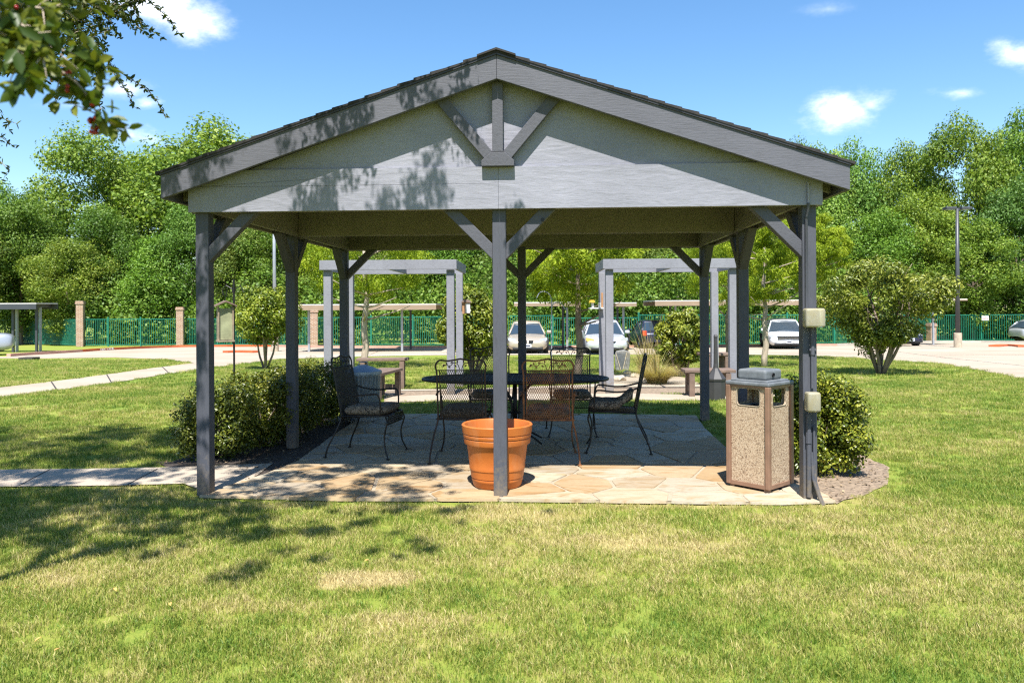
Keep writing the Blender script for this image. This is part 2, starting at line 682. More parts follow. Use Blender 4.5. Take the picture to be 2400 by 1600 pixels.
def grass_colour(t):
    """lawn colour from world position: green, yellow-green and dry straw patches"""
    v = coords(t)
    n1 = noise_node(t, v, .55, 5, .62, .4)
    n2 = noise_node(t, v, 2.6, 5, .65, .3)
    n3 = noise_node(t, v, 11, 4, .6)
    mixv = mth(t, 'ADD', mth(t, 'ADD', mth(t, 'MULTIPLY', n1, .50), mth(t, 'MULTIPLY', n2, .33)), mth(t, 'MULTIPLY', n3, .17))
    sp = N(t, 'ShaderNodeSeparateXYZ')
    t.links.new(N(t, 'ShaderNodeNewGeometry').outputs['Position'], sp.inputs[0])
    # the middle of the near lawn is driest, the far lawn is watered
    far = N(t, 'ShaderNodeMapRange')
    far.inputs['From Min'].default_value = 6.0
    far.inputs['From Max'].default_value = 13.0
    far.inputs['To Min'].default_value = 0
    far.inputs['To Max'].default_value = -.025
    t.links.new(sp.outputs[1], far.inputs[0])
    dx = mth(t, 'DIVIDE', mth(t, 'SUBTRACT', sp.outputs[0], .9), 2.4)
    dy = mth(t, 'DIVIDE', mth(t, 'SUBTRACT', sp.outputs[1], 5.0), 1.3)
    rr = mth(t, 'ADD', mth(t, 'MULTIPLY', dx, dx), mth(t, 'MULTIPLY', dy, dy))
    dry = mth(t, 'MULTIPLY', mth(t, 'SUBTRACT', 1, rr, clamp=True), .06)
    tot = mth(t, 'ADD', mth(t, 'ADD', mixv, far.outputs[0]), dry)
    for (px, py, ra, rb, am) in [(-.82, 4.42, .34, .18, .36), (-1.35, 4.05, .5, .14, .12), (-.5, 3.85, .5, .12, .10), (-1.9, 6.1, .9, .10, .10), (.1, 5.75, .8, .22, .12), (1.1, 6.02, .9, .16, .13),
                                 (-2.6, 4.5, .5, .25, .10), (1.0, 5.1, 1.0, .25, .08), (-.6, 6.0, .9, .12, .12), (-3.6, 8.9, .5, .25, .12)]:
        ax = mth(t, 'DIVIDE', mth(t, 'SUBTRACT', sp.outputs[0], px), ra)
        ay = mth(t, 'DIVIDE', mth(t, 'SUBTRACT', sp.outputs[1], py), rb)
        q = mth(t, 'ADD', mth(t, 'MULTIPLY', ax, ax), mth(t, 'MULTIPLY', ay, ay))
        tot = mth(t, 'ADD', tot, mth(t, 'MULTIPLY', mth(t, 'SUBTRACT', 1, mth(t, 'ADD', q, mth(t, 'MULTIPLY', mth(t, 'SUBTRACT', n3, .5), 1.6)), clamp=True), am))
    return tot, n3


def grassmat():
    m, t, b = newmat('lawn_blades')
    mv, n3 = grass_colour(t)
    a = N(t, 'ShaderNodeAttribute', attribute_name='rnd')
    oi = N(t, 'ShaderNodeObjectInfo')
    x = mth(t, 'ADD', mv, mth(t, 'MULTIPLY', mth(t, 'SUBTRACT', a.outputs['Fac'], .5), .26))
    x = mth(t, 'ADD', x, mth(t, 'MULTIPLY', mth(t, 'SUBTRACT', oi.outputs['Random'], .5), .07))
    c = ramp(t, x, [(.30, (.080, .165, .020)), (.41, (.160, .240, .030)), (.50, (.265, .305, .048)), (.575, (.41, .375, .11)), (.69, (.57, .47, .23))])
    t.links.new(c, b.inputs['Base Color'])
    b.inputs['Roughness'].default_value = .5
    b.inputs['Specular IOR Level'].default_value = .3
    tr = N(t, 'ShaderNodeBsdfTranslucent')
    t.links.new(c, tr.inputs['Color'])
    ms = N(t, 'ShaderNodeMixShader')
    ms.inputs[0].default_value = .3
    t.links.new(b.outputs[0], ms.inputs[1])
    t.links.new(tr.outputs[0], ms.inputs[2])
    t.links.new(ms.outputs[0], t.nodes['Material Output'].inputs[0])
    return m


def groundmat():
    m, t, b = newmat('lawn_ground')
    mv, n3 = grass_colour(t)
    v = coords(t)
    n4 = noise_node(t, coords(t, 'world', (1, .35, 1)), 60, 5, .7)
    x = mth(t, 'ADD', mv, mth(t, 'MULTIPLY', mth(t, 'SUBTRACT', n4, .5), .35))
    c = ramp(t, x, [(.31, (.095, .165, .024)), (.42, (.160, .222, .034)), (.51, (.225, .262, .044)), (.59, (.29, .265, .078)), (.71, (.38, .32, .14))])
    t.links.new(c, b.inputs['Base Color'])
    b.inputs['Roughness'].default_value = .9
    b.inputs['Specular IOR Level'].default_value = .15
    bump(t, b, n4, .7, .03)
    return m


M['blade'] = grassmat()
M['ground'] = groundmat()


# ---------------------------------------------------------------- sheets on the terrain
def clipY(poly, y0, keep_above):
    outp = []
    for i in range(len(poly)):
        a, b = poly[i], poly[(i + 1) % len(poly)]
        ia = (a[1] >= y0) == keep_above or a[1] == y0
        ib = (b[1] >= y0) == keep_above or b[1] == y0
        if ia: outp.append(a)
        if ia != ib:
            t = (y0 - a[1]) / (b[1] - a[1])
            outp.append((a[0] + (b[0] - a[0]) * t, y0))
    return outp


def sheet(name, poly, lift, mat, kind='structure', parent=None):
    mb = MB()
    for (a, _), (b, _) in zip(KN, KN[1:]):
        p = clipY(clipY(poly, a, True), b, False) if poly else []
        if len(p) < 3: continue
        q = []
        for x in p:
            if not q or abs(x[0] - q[-1][0]) + abs(x[1] - q[-1][1]) > 1e-5: q.append(x)
        if len(q) < 3: continue
        mb.add([(x, y, tz(y) + lift) for x, y in q], [tuple(range(len(q)))])
    me = bpy.data.meshes.new(name)
    me.from_pydata(mb.v, [], mb.f)
    bm = bmesh.new(); bm.from_mesh(me)
    for f in bm.faces:
        f.normal_update()
        if f.normal.z < 0: f.normal_flip()
    bmesh.ops.triangulate(bm, faces=bm.faces)
    bm.to_mesh(me); bm.free()
    o = link(name, me, mat, parent)
    if kind: o['kind'] = kind
    return o


def inpoly(px, py, poly):
    r = np.zeros(px.shape, bool)
    n = len(poly)
    for i in range(n):
        x1, y1 = poly[i]; x2, y2 = poly[(i + 1) % n]
        c = ((y1 > py) != (y2 > py)) & (px < (x2 - x1) * (py - y1) / (y2 - y1 + 1e-12) + x1)
        r ^= c
    return r


def smooth_poly(pts, n=6):
    """Catmull-Rom through open point list"""
    o = []
    for i in range(len(pts) - 1):
        p0 = pts[max(i - 1, 0)]; p1 = pts[i]; p2 = pts[i + 1]; p3 = pts[min(i + 2, len(pts) - 1)]
        for k in range(n):
            t = k / n
            o.append(tuple(.5 * ((2 * p1[j]) + (-p0[j] + p2[j]) * t + (2 * p0[j] - 5 * p1[j] + 4 * p2[j] - p3[j]) * t * t
                                 + (-p0[j] + 3 * p1[j] - 3 * p2[j] + p3[j]) * t ** 3) for j in range(len(p1))))
    o.append(tuple(pts[-1]))
    return o


sheet('ground', [(-500, -60), (500, -60), (500, 590), (-500, 590)], 0, M['ground'])

near_edge = smooth_poly([G(*p) for p in [(650, 843), (800, 837), (1000, 833), (1250, 832), (1500, 831), (1700, 831), (1900, 834),
                                         (2050, 843), (2200, 853), (2300, 869), (2400, 889), (2560, 925)]])
far_edge = [G(*p) for p in [(2560, 806), (2400, 804), (2300, 803), (2200, 803), (2080, 806), (1960, 811), (1700, 813), (1400, 815), (1000, 816),
                            (760, 815), (640, 813)]]
left_far = smooth_poly([G(*p) for p in [(640, 813), (520, 813), (420, 814), (330, 817), (250, 821), (190, 825), (130, 829), (60, 833), (20, 836)]], 4)
left_near = [G(*p) for p in [(-300, 836), (-300, 842), (0, 840), (110, 840), (270, 838), (380, 842), (455, 851)]]
path_up = smooth_poly([G(*p) for p in [(455, 851), (350, 864), (250, 878), (120, 895), (0, 909), (-300, 945)]], 5)
path_dn = smooth_poly([G(*p) for p in [(-300, 980), (0, 932), (120, 917), (250, 900), (350, 884), (455, 868), (560, 854), (650, 843)]], 5)
DRIVE = near_edge + far_edge + left_far[1:] + left_near + path_up[1:] + path_dn[:-1]
drive = sheet('driveway', DRIVE, .012, M['concrete'])

# expansion joints across the drive and the far path
mbj = MB()
for (a, b) in [((640, 826), (2400, 832)), ((1500, 820), (1800, 831)), ((2000, 812), (2400, 858)), ((900, 818), (860, 835)),
               ((250, 878), (262, 899)), ((120, 895), (134, 916)), ((380, 860), (398, 877))]:
    A, B = G(*a), G(*b)
    n = 14
    pts = [(A[0] + (B[0] - A[0]) * i / n, A[1] + (B[1] - A[1]) * i / n) for i in range(n + 1)]
    for p, q in zip(pts, pts[1:]):
        mbj.bar((p[0], p[1], tz(p[1]) + .0135), (q[0], q[1], tz(q[1]) + .0135), .03, .004)
tag(mbj.build('driveway_joints', M['asphalt']), kind='structure')

# ---------------------------------------------------------------- pavilion frame of reference
PX, PY, PYAW, H, D = -0.1009, 6.2595, -0.0546, 2.327, 4.38
HW = 2.44
cP, sP = math.cos(PYAW), math.sin(PYAW)


def pw(x, y):
    return (PX + cP * x - sP * y, PY + sP * x + cP * y)


# walk that joins the patio from the left
WALK = [G(*p) for p in [(-700, 1086), (0, 1103), (200, 1101), (420, 1097), (560, 1091), (640, 1088)]] + \
       [pw(-2.25, .28), pw(-2.43, .10)] + [G(*p) for p in [(430, 1136), (250, 1141), (0, 1143), (-700, 1160)]]
walk = sheet('walkway', WALK, .014, M['concrete'])
mbj = MB()
for u in (-60, 120, 370):
    A, B = G(u, 1101), G(u - 75, 1141)
    mbj.bar((A[0], A[1], .0145), (B[0], B[1], .0145), .012, .004)
mbj.build('joint', M['asphalt'], walk)

# patio of irregular flagstones: polygon in pavilion coordinates
PATIO = [(-2.46, -.06), (-1.3, -.13), (0, -.10), (1.2, -.12), (2.2, -.13), (2.62, -.05), (2.60, .35), (2.30, .75), (2.27, 2.2), (2.30, 3.6), (2.40, 4.7),
         (1.2, 4.78), (0, 4.85), (-1.3, 4.80), (-2.25, 4.6), (-2.2, 3.0), (-2.12, 1.4), (-2.22, .75)]
PATIO_W = [pw(*p) for p in PATIO]
patio = sheet('patio', [pw(x * .985, 2.35 + (y - 2.35) * .985) for x, y in PATIO], .026, M['mortar'])
mbs = MB().prism([p for p in [pw(x * .984, 2.35 + (y - 2.35) * .984) for x, y in PATIO]], -.02, .024, axis='z')
mbs.build('slab_edge', M['mortar'], patio)


def clip_half(poly, a, b, c):
    """keep a*x+b*y<=c"""
    o = []
    for i in range(len(poly)):
        p, q = poly[i], poly[(i + 1) % len(poly)]
        dp, dq = a * p[0] + b * p[1] - c, a * q[0] + b * q[1] - c
        if dp <= 0: o.append(p)
        if (dp < 0) != (dq < 0):
            t = dp / (dp - dq)
            o.append((p[0] + (q[0] - p[0]) * t, p[1] + (q[1] - p[1]) * t))
    return o


seeds = []
rr = random.Random(5)
tries = 0
while len(seeds) < 110 and tries < 20000:
    tries += 1
    q = (rr.uniform(-2.5, 2.65), rr.uniform(-.15, 4.85))
    if not inpoly(np.array([q[0]]), np.array([q[1]]), PATIO)[0]: continue
    dmin = rr.uniform(.26, .52)
    if all(math.hypot(q[0] - s[0], (q[1] - s[1]) * 1.25) > dmin for s in seeds): seeds.append(q)
for i, s in enumerate(seeds):
    poly = PATIO[:]
    for j, r2 in enumerate(seeds):
        if i == j: continue
        a, b = r2[0] - s[0], r2[1] - s[1]
        L = math.hypot(a, b)
        if L > 2.2: continue
        a, b = a / L, b / L
        m_ = ((s[0] + r2[0]) / 2, (s[1] + r2[1]) / 2)
        poly = clip_half(poly, a, b, a * m_[0] + b * m_[1] - .009)
        if len(poly) < 3: break
    if len(poly) < 3: continue
    cxm = sum(p[0] for p in poly) / len(poly); cym = sum(p[1] for p in poly) / len(poly)
    # round corners: chaikin once
    ch = []
    for k in range(len(poly)):
        p, q = poly[k], poly[(k + 1) % len(poly)]
        ch.append((p[0] * .93 + q[0] * .07, p[1] * .93 + q[1] * .07))
        ch.append((p[0] * .07 + q[0] * .93, p[1] * .07 + q[1] * .93))
    def inset(x, y, d_):
        r0_ = math.hypot(x - cxm, y - cym)
        k_ = 1 - d_ / max(r0_, .05)
        return ((x - cxm) * k_ + cxm, (y - cym) * k_ + cym)
    wob = [inset(x, y, rr.uniform(0, .007)) for x, y in ch]
    top = .034 + rr.uniform(-.003, .003)
    n = len(wob)
    mb = MB()
    low = [(*pw(x, y), .012) for x, y in wob]
    hi = [(*pw(*inset(x, y, .006)), top + rr.uniform(-.0008, .0008)) for x, y in wob]
    cc = (*pw(cxm, cym), top + .001)
    mb.add(low + hi + [cc], [(k, (k + 1) % n, n + (k + 1) % n, n + k) for k in range(n)] + [(n + k, n + (k + 1) % n, 2 * n) for k in range(n)])
    o = mb.build('flagstone', M['stone'], patio)

# beds
BED_R = [(pw(2.62, -.06)[0], pw(2.62, -.06)[1]), G(1990, 1168), G(2075, 1142), G(2085, 1110), G(2050, 1080), G(1980, 1045), G(1860, 1020), pw(2.5, 1.9), pw(2.29, 1.4), pw(2.32, .72), pw(2.62, .35)]
BED_R = [(p[0] + random.uniform(-.035, .035), p[1] + random.uniform(-.045, .045)) if 3 < i < 27 else p for i, p in enumerate(smooth_poly(BED_R, 4))]
bed_r = sheet('mulch_bed', BED_R, .008, M['mulch'])
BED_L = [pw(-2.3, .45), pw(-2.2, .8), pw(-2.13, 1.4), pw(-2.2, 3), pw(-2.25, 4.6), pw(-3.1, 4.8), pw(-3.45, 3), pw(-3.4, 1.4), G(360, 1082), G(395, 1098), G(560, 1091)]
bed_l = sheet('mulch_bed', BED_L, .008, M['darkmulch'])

# pergola court: two pale strips with a brown mulch strip between
STRIP1 = [G(*p) for p in [(900, 932), (1000, 927), (1250, 924), (1500, 924), (1640, 927), (1760, 925), (1900, 920), (1900, 929), (1760, 936), (1640, 940), (1500, 939), (1250, 939), (1000, 942), (900, 946)]]
STRIP2 = [G(*p) for p in [(905, 914), (1100, 913), (1400, 901), (1650, 902), (1650, 908), (1400, 908), (1100, 916), (905, 918)]]
COURT = [G(*p) for p in [(880, 918), (1000, 914), (1400, 908), (1700, 908), (1720, 924), (1500, 924.5), (1250, 924.5), (1000, 927.5), (890, 932)]]
sheet('court_path', STRIP1, .016, M['concrete'])
sheet('court_path', STRIP2, .016, M['concrete'])
sheet('court_ground', COURT, .008, M['mulch'])
GRAVEL = smooth_poly([G(*p) for p in [(1400, 900), (1440, 880), (1500, 876), (1600, 884), (1640, 900), (1560, 902), (1400, 901)]], 3)
sheet('rock_bed', GRAVEL, .006, simple('pale_gravel', (.38, .31, .22), .9, 0, .5, 30, 1, 'world'))


# kerbs -------------------------------------------------------------
def kerb(name, pts, mat, w=.16, h=.13, label=None, parent=None):
    mb = MB()
    prof = [(-w / 2, 0), (-w / 2, h), (w / 2, h), (w / 2, 0)]
    rings = []
    for i, p in enumerate(pts):
        a = pts[max(i - 1, 0)]; b = pts[min(i + 1, len(pts) - 1)]
        d = Vector((b[0] - a[0], b[1] - a[1])).normalized()
        nrm = Vector((-d.y, d.x))
        for k, z in prof:
            mb.v.append((p[0] + nrm.x * k, p[1] + nrm.y * k, tz(p[1]) + z))
    for i in range(len(pts) - 1):
        for k in range(3):
            mb.f.append((i * 4 + k, i * 4 + k + 1, i * 4 + 5 + k, i * 4 + 4 + k))
    mb.f.append((0, 1, 2, 3)); mb.f.append(tuple(len(mb.v) - 1 - k for k in range(4)))
    o = mb.build(name, mat, parent)
    if parent is None: o['kind'] = 'structure'
    return o


lf = smooth_poly([G(*p) for p in [(640, 813), (560, 812.5), (520, 813), (420, 814), (330, 817), (250, 821), (190, 825)]], 5)
k1 = kerb('red_kerb', lf, M['red_curb'])
kerb('worn_kerb', smooth_poly([G(*p) for p in [(190, 825), (130, 829), (60, 833), (20, 836)]], 4), M['pink_curb'])
kerb('kerb', [G(*p) for p in [(640, 813), (760, 815), (1000, 816), (1400, 815), (1700, 813), (1960, 811)]], M['pink_curb'])
kerb('kerb', [G(*p) for p in [(1960, 811), (2080, 806), (2200, 803), (2300, 803), (2560, 806)]], M['curb'])
kerb('kerb', smooth_poly([G(*p) for p in [(650, 842), (800, 836), (1000, 832), (1250, 831), (1500, 830), (1700, 830), (1900, 833)]], 3), M['curb'], .15, .04)
kerb('red_kerb', smooth_poly([G(*p) for p in [(2330, 813), (2355, 811), (2385, 812), (2400, 814)]], 4), M['red_curb'], .5, .1)
kerb('red_kerb', smooth_poly([G(*p) for p in [(528, 827), (560, 826), (600, 827)]], 4), M['red_curb'], .4, .1)

# fire lane lettering on the red kerb, standing on its face
fc = bpy.data.curves.new('lettering', 'FONT')
fc.body = 'FIRE LANE'
fc.size = .26
fc.extrude = .004
fc.align_x = 'CENTER'
fo = bpy.data.objects.new('lettering', fc)
C.objects.link(fo)
a, b = G(215, 823.6), G(290, 819)
mx, my = (a[0] + b[0]) / 2, (a[1] + b[1]) / 2
fo.data.size = .2
fo.scale = (1.6, .9, 1)
fo.rotation_euler = (R(80), 0, math.atan2(b[1] - a[1], b[0] - a[0]))
fo.location = (mx + .03, my - .13, tz(my) + .01)
fo.data.materials.append(M['white'])
fo.parent = k1

# storm drain lid on the far lawn edge
A, B = G(52, 843), G(108, 841)
ob = MB().box(((A[0] + B[0]) / 2, A[1], tz(A[1]) + .05), (B[0] - A[0], .5, .10)).build('drain_cover', M['asphalt'], bevel=.01)
tag(ob, 'flat dark storm drain cover at the lawn edge beside the silver car', 'drain cover')


# ---------------------------------------------------------------- leaves
def leaf_mesh(name, c, nrm, L, Wd, rnd, tan=None, fold=0.0, shape='diamond'):
    """one small folded leaf per row of c; arrays of centres, normals, length, width"""
    n = len(c)
    nrm = nrm / (np.linalg.norm(nrm, axis=1, keepdims=True) + 1e-9)
    if tan is None:
        tan = rng.normal(size=(n, 3))
    tan = tan - nrm * (tan * nrm).sum(1, keepdims=True)
    tan /= np.linalg.norm(tan, axis=1, keepdims=True) + 1e-9
    bit = np.cross(nrm, tan)
    L = L[:, None]; Wd = Wd[:, None]
    p0 = c - tan * L / 2
    p2 = c + tan * L / 2
    if shape == 'diamond':
        p1 = c + bit * Wd / 2 - nrm * L * fold
        p3 = c - bit * Wd / 2 - nrm * L * fold
        V = np.stack([p0, p1, p2, p3], 1).reshape(-1, 3)
        k = 4
        loops = np.arange(n * 4)
        starts = np.arange(n) * 4
        totals = np.full(n, 4)
        fr = rnd
    else:   # six sided leaf folded on its midrib: two quads
        a1 = c - tan * L * .18 + bit * Wd / 2 + nrm * L * fold
        a2 = c + tan * L * .22 + bit * Wd * .42 + nrm * L * fold
        b1 = c - tan * L * .18 - bit * Wd / 2 + nrm * L * fold
        b2 = c + tan * L * .22 - bit * Wd * .42 + nrm * L * fold
        V = np.stack([p0, a1, a2, p2, b2, b1], 1).reshape(-1, 3)
        base = (np.arange(n) * 6)[:, None]
        loops = np.concatenate([base + np.array([[0, 1, 2, 3]]), base + np.array([[0, 3, 4, 5]])], 1).reshape(-1)
        starts = np.arange(2 * n) * 4
        totals = np.full(2 * n, 4)
        fr = np.repeat(rnd, 2)
    me = bpy.data.meshes.new(name)
    me.vertices.add(len(V)); me.vertices.foreach_set('co', V.astype(np.float32).ravel())
    me.loops.add(len(loops)); me.loops.foreach_set('vertex_index', loops.astype(np.int32))
    me.polygons.add(len(starts)); me.polygons.foreach_set('loop_start', starts.astype(np.int32))
    me.update(calc_edges=True)
    at = me.attributes.new('rnd', 'FLOAT', 'FACE')
    at.data.foreach_set('value', fr.astype(np.float32))
    return me


def sph(n):
    v = rng.normal(size=(n, 3))
    return v / np.linalg.norm(v, axis=1, keepdims=True)


def puff_leaves(puffs, n, inner=.55, up=.35, jitter=.7):
    """positions and normals of n leaves over ellipsoid puffs (cx,cy,cz,rx,ry,rz)"""
    Pf = np.array(puffs)
    w = (Pf[:, 3] * Pf[:, 4] + Pf[:, 4] * Pf[:, 5] + Pf[:, 3] * Pf[:, 5])
    idx = rng.choice(len(Pf), n, p=w / w.sum())
    d = sph(n)
    rad = 1 - np.abs(rng.normal(size=n)) * (1 - inner) * .6
    rad = np.clip(rad, .2, 1.12) + rng.normal(size=n) * .05
    c = Pf[idx, :3] + d * Pf[idx, 3:6] * rad[:, None]
    nr = d + sph(n) * jitter + np.array([0, 0, up])
    return c, nr, idx


def crown_puffs(n, rx, ry, h, z0, pr, shape='round', seed=1):
    """clumps spread through an egg-shaped crown"""
    r_ = np.random.default_rng(seed)
    out_ = []
    while len(out_) < n:
        d = r_.normal(size=3); d /= np.linalg.norm(d)
        k = r_.uniform(.35, 1) ** .5
        x, y, z = d * k
        zz = (z + 1) / 2
        if shape == 'cone':
            taper = 1.15 - .9 * zz
        elif shape == 'vase':
            taper = .45 + .75 * min(zz * 1.5, 1) - .25 * max(zz - .7, 0)
        else:
            taper = 1
        s = r_.uniform(.7, 1.35) * pr
        out_.append((x * rx * taper, y * ry * taper, z0 + zz * h, s, s, s * r_.uniform(.65, .95)))
    return out_


def make_crown(name, puffs, n, L, wr=.5, mat=None, up=.35, jitter=.7, inner=.5, shape='diamond', fold=.12, tan=None, clump_var=.35):
    c, nr, idx = puff_leaves(puffs, n, inner, up, jitter)
    cl = rng.random(len(puffs))
    rnd = np.clip(cl[idx] * clump_var + rng.random(n) * (1 - clump_var), 0, 1)
    Ls = L * rng.uniform(.65, 1.3, n)
    t = None
    if tan is not None:
        t = rng.normal(size=(n, 3)) * .5 + np.array(tan)
    return leaf_mesh(name, c, nr, Ls, Ls * wr * rng.uniform(.8, 1.2, n), rnd, tan=t, shape=shape, fold=fold)


def limb(mb, a, b, r0, r1, bend=.12, seg=7, n=6, rs=None):
    rs = rs or random
    a, b = Vector(a), Vector(b)
    L = (b - a).length
    off = Vector((rs.uniform(-1, 1), rs.uniform(-1, 1), rs.uniform(-.3, .3))) * bend * L
    pts, rad = [], []
    for i in range(n + 1):
        t = i / n
        p = a.lerp(b, t) + off * math.sin(PI * t) + Vector((rs.uniform(-1, 1), rs.uniform(-1, 1), 0)) * L * .012
        pts.append(p); rad.append(r0 + (r1 - r0) * t)
    mb.tube(pts, rad, seg)
    return pts


# ---------------------------------------------------------------- woods behind the fence
variants = []
for k, (shape, seed, nl) in enumerate([('round', 1, 24000), ('round', 2, 24000), ('vase', 3, 24000), ('cone', 4, 20000), ('round', 5, 24000)]):
    pf = crown_puffs(105, .80, .80, 2.55, .30, .27, shape, seed)
    variants.append(make_crown('crown', pf, int(nl * 1.45), .042, .68, up=.35, jitter=.8, inner=.45, clump_var=.3))
tmb = MB()
rs = random.Random(3)
limb(tmb, (0, 0, -.02), (.03, .02, 1.2), .045, .018, .03, 8, 8, rs)
for k in range(9):
    t = rs.uniform(.25, .95)
    an = rs.uniform(0, 2 * PI)
    limb(tmb, (0.02, 0, t), (math.cos(an) * rs.uniform(.3, .65), math.sin(an) * rs.uniform(.3, .65), t + rs.uniform(.25, .6)), .016, .005, .1, 5, 4, rs)
trunk_me = tmb.mesh('trunk')
trunk_me.materials.append(M['bark'])


def forest_tree(u, Y, vtop, hw, var, tint, label, group='trees behind the green fence'):
    x = (u - 1200) * Y / F
    zb = tz(Y)
    ztop = EYE + (CY - vtop - ROLL * (u - 1200)) * Y / F
    hgt = ztop - zb
    w = hw * 1.32 * Y / F
    e = empty('woodland_tree', (x, Y, zb), random.uniform(0, 6.28), label, 'tree', group)
    s = (w, w, hgt / 2.98)
    c = link('crown', variants[var], M['forest'], e)
    c.scale = s
    c.color = (*tint, 1)
    t = link('trunk', trunk_me, None, e)
    t.scale = (w * .9, w * .9, hgt / 2.2)
    return e


back = [(-150, 66, 330, 120, 0), (-30, 64, 400, 90, 1), (75, 68, 430, 70, 4), (225, 63, 285, 128, 0), (320, 69, 350, 100, 1), (495, 62, 262, 172, 4), (640, 68, 330, 110, 1),
        (770, 66, 300, 110, 4), (930, 69, 280, 120, 2), (1080, 66, 300, 120, 0), (1230, 70, 290, 120, 1), (1380, 66, 310, 120, 4), (1540, 69, 320, 120, 0),
        (1690, 66, 345, 100, 2), (1780, 62, 372, 70, 1), (1868, 60, 300, 62, 3), (1930, 64, 328, 78, 1), (2010, 64, 318, 85, 1), (2125, 62, 312, 80, 2), (2265, 58, 250, 95, 0), (2390, 60, 244, 100, 4),
        (2520, 62, 260, 120, 1)]
desc_b = ['tall tree off the left end of the woods behind the carport', 'low tree at the left rear of the woods', 'small rear tree in the dip of the treeline at far left',
          'tall spreading tree with a craggy crown left of the pavilion', 'rear tree filling the notch between two tall left trees', 'tallest broad pale green tree beside the left roof slope',
          'tall tree rising behind the lower left end of the pavilion roof', 'tree hidden behind the roof above the left pergola', 'tree behind the pavilion above the galvanised bin', 'tree behind the pavilion left of its centre post',
          'tree behind the pavilion just right of its centre post', 'rear tree above the silver sedan', 'rear tree above the right pergola', 'rear tree above the right end of the right pergola',
          'rear tree above the lower right end of the roof', 'spindly upright tree poking above the right eave', 'narrow pointed tree just right of the roof corner', 'rounded tree below the biggest right hand cloud',
          'tree with a bushy top under the small flat cloud', 'tall tree rising above the parking lot lamp', 'tall tree at the right edge of the photo', 'tall tree beyond the right edge of the woods']
for i, (u, Y, vt, hw, va) in enumerate(back):
    b_ = random.uniform(.8, 1.15)
    tint = (b_ * random.uniform(.85, 1.15), b_, b_ * random.uniform(.7, 1.3))
    if i in (5, 3): tint = (1.22, 1.15, 1.1)
    if u > 1850: tint = tuple(k * 1.15 for k in tint)
    forest_tree(u, Y, vt, hw, va, tint, desc_b[i])
front = [(-60, 53, 500, 95), (50, 55, 440, 85), (160, 53, 545, 80), (255, 56, 470, 80), (360, 54, 540, 75), (450, 55, 460, 75), (545, 55, 500, 70), (640, 56, 480, 75),
         (740, 56, 540, 70), (850, 57, 500, 80), (960, 56, 540, 75), (1070, 57, 500, 80), (1180, 56, 540, 75), (1290, 57, 500, 80), (1400, 56, 535, 80), (1510, 57, 505, 75),
         (1620, 56, 530, 75), (1730, 57, 480, 80), (1840, 55, 500, 80), (1950, 55, 420, 85), (2060, 54, 480, 80), (2170, 55, 430, 85), (2280, 53, 500, 85), (2380, 54, 400, 85), (2480, 54, 480, 90)]
dn = ['above the left carport end', 'over the leaning green pickets at far left', 'over the tan brick column', 'between the two left brick columns', 'over the second brick column from the left',
      'behind the left front post of the pavilion', 'above the hanging wooden bird feeder', 'behind the tall silver lamp pole', 'at the left end of the long carport', 'behind the left pergola',
      'over the right half of the left pergola', 'behind the shrub beyond the oval table', 'behind the centre front post', 'behind the beige sedan', 'behind the silver sedan', 'behind the tall plume grass',
      'behind the right pergola', 'over the white sedan', 'behind the right front post', 'behind the big round shrub tree', 'above the dark blue car', 'left of the parking lot lamp', 'right of the parking lot lamp',
      'above the white sign on the fence', 'past the right end of the fence']
for i, (u, Y, vt, hw) in enumerate(front):
    b_ = random.uniform(.72, 1.25)
    tint = (b_ * random.uniform(.8, 1.2), b_, b_ * random.uniform(.7, 1.3))
    forest_tree(u, Y, vt, hw, (i * 3 + 1) % 5, tint, 'bushy leafy tree of the front row ' + dn[i], 'trees behind the green fence')

FENCE = [G(-260, 806), G(48, 806.5), G(190, 812), G(254, 812), G(330, 811.5), G(425, 810.5), G(510, 811), G(640, 811), G(738, 812), G(870, 811.5), G(968, 811.5),
         G(1120, 812), G(1296, 812.5), G(1405, 812.5), G(1497, 812), G(1613, 811), G(1740, 809), G(1845, 808), G(1955, 807), G(2070, 804), G(2180, 801), G(2300, 800), G(2420, 801), G(2580, 802)]

def fence_y(u):
    us = [1200 + p[0] * F / p[1] for p in FENCE]
    return float(np.interp(u, us, [p[1] for p in FENCE]))


# dense undergrowth right behind the pickets
pf = []
r_ = random.Random(8)
for k in range(420):
    u = -150 + 2700 * ((k * 0.618034) % 1)
    Y = fence_y(u) + 1.7 + r_.uniform(0, 2.5)
    u = 1200 + (u - 1200)
    s = r_.uniform(.8, 1.6)
    pf.append(((u - 1200) * Y / F, Y, tz(Y) + r_.uniform(.2, 3.0) + (r_.uniform(0, 3) if k % 3 == 0 else 0), s * 1.1, s * .8, s * .8))
me = make_crown('undergrowth', pf, 110000, .22, .62, up=.4, jitter=.8, inner=.3)
o = link('undergrowth', me, M['forest'])
o.color = (.95, 1, .9, 1)
tag(o, 'ivy and brush growing thick behind the green pickets', 'undergrowth', kind='stuff')

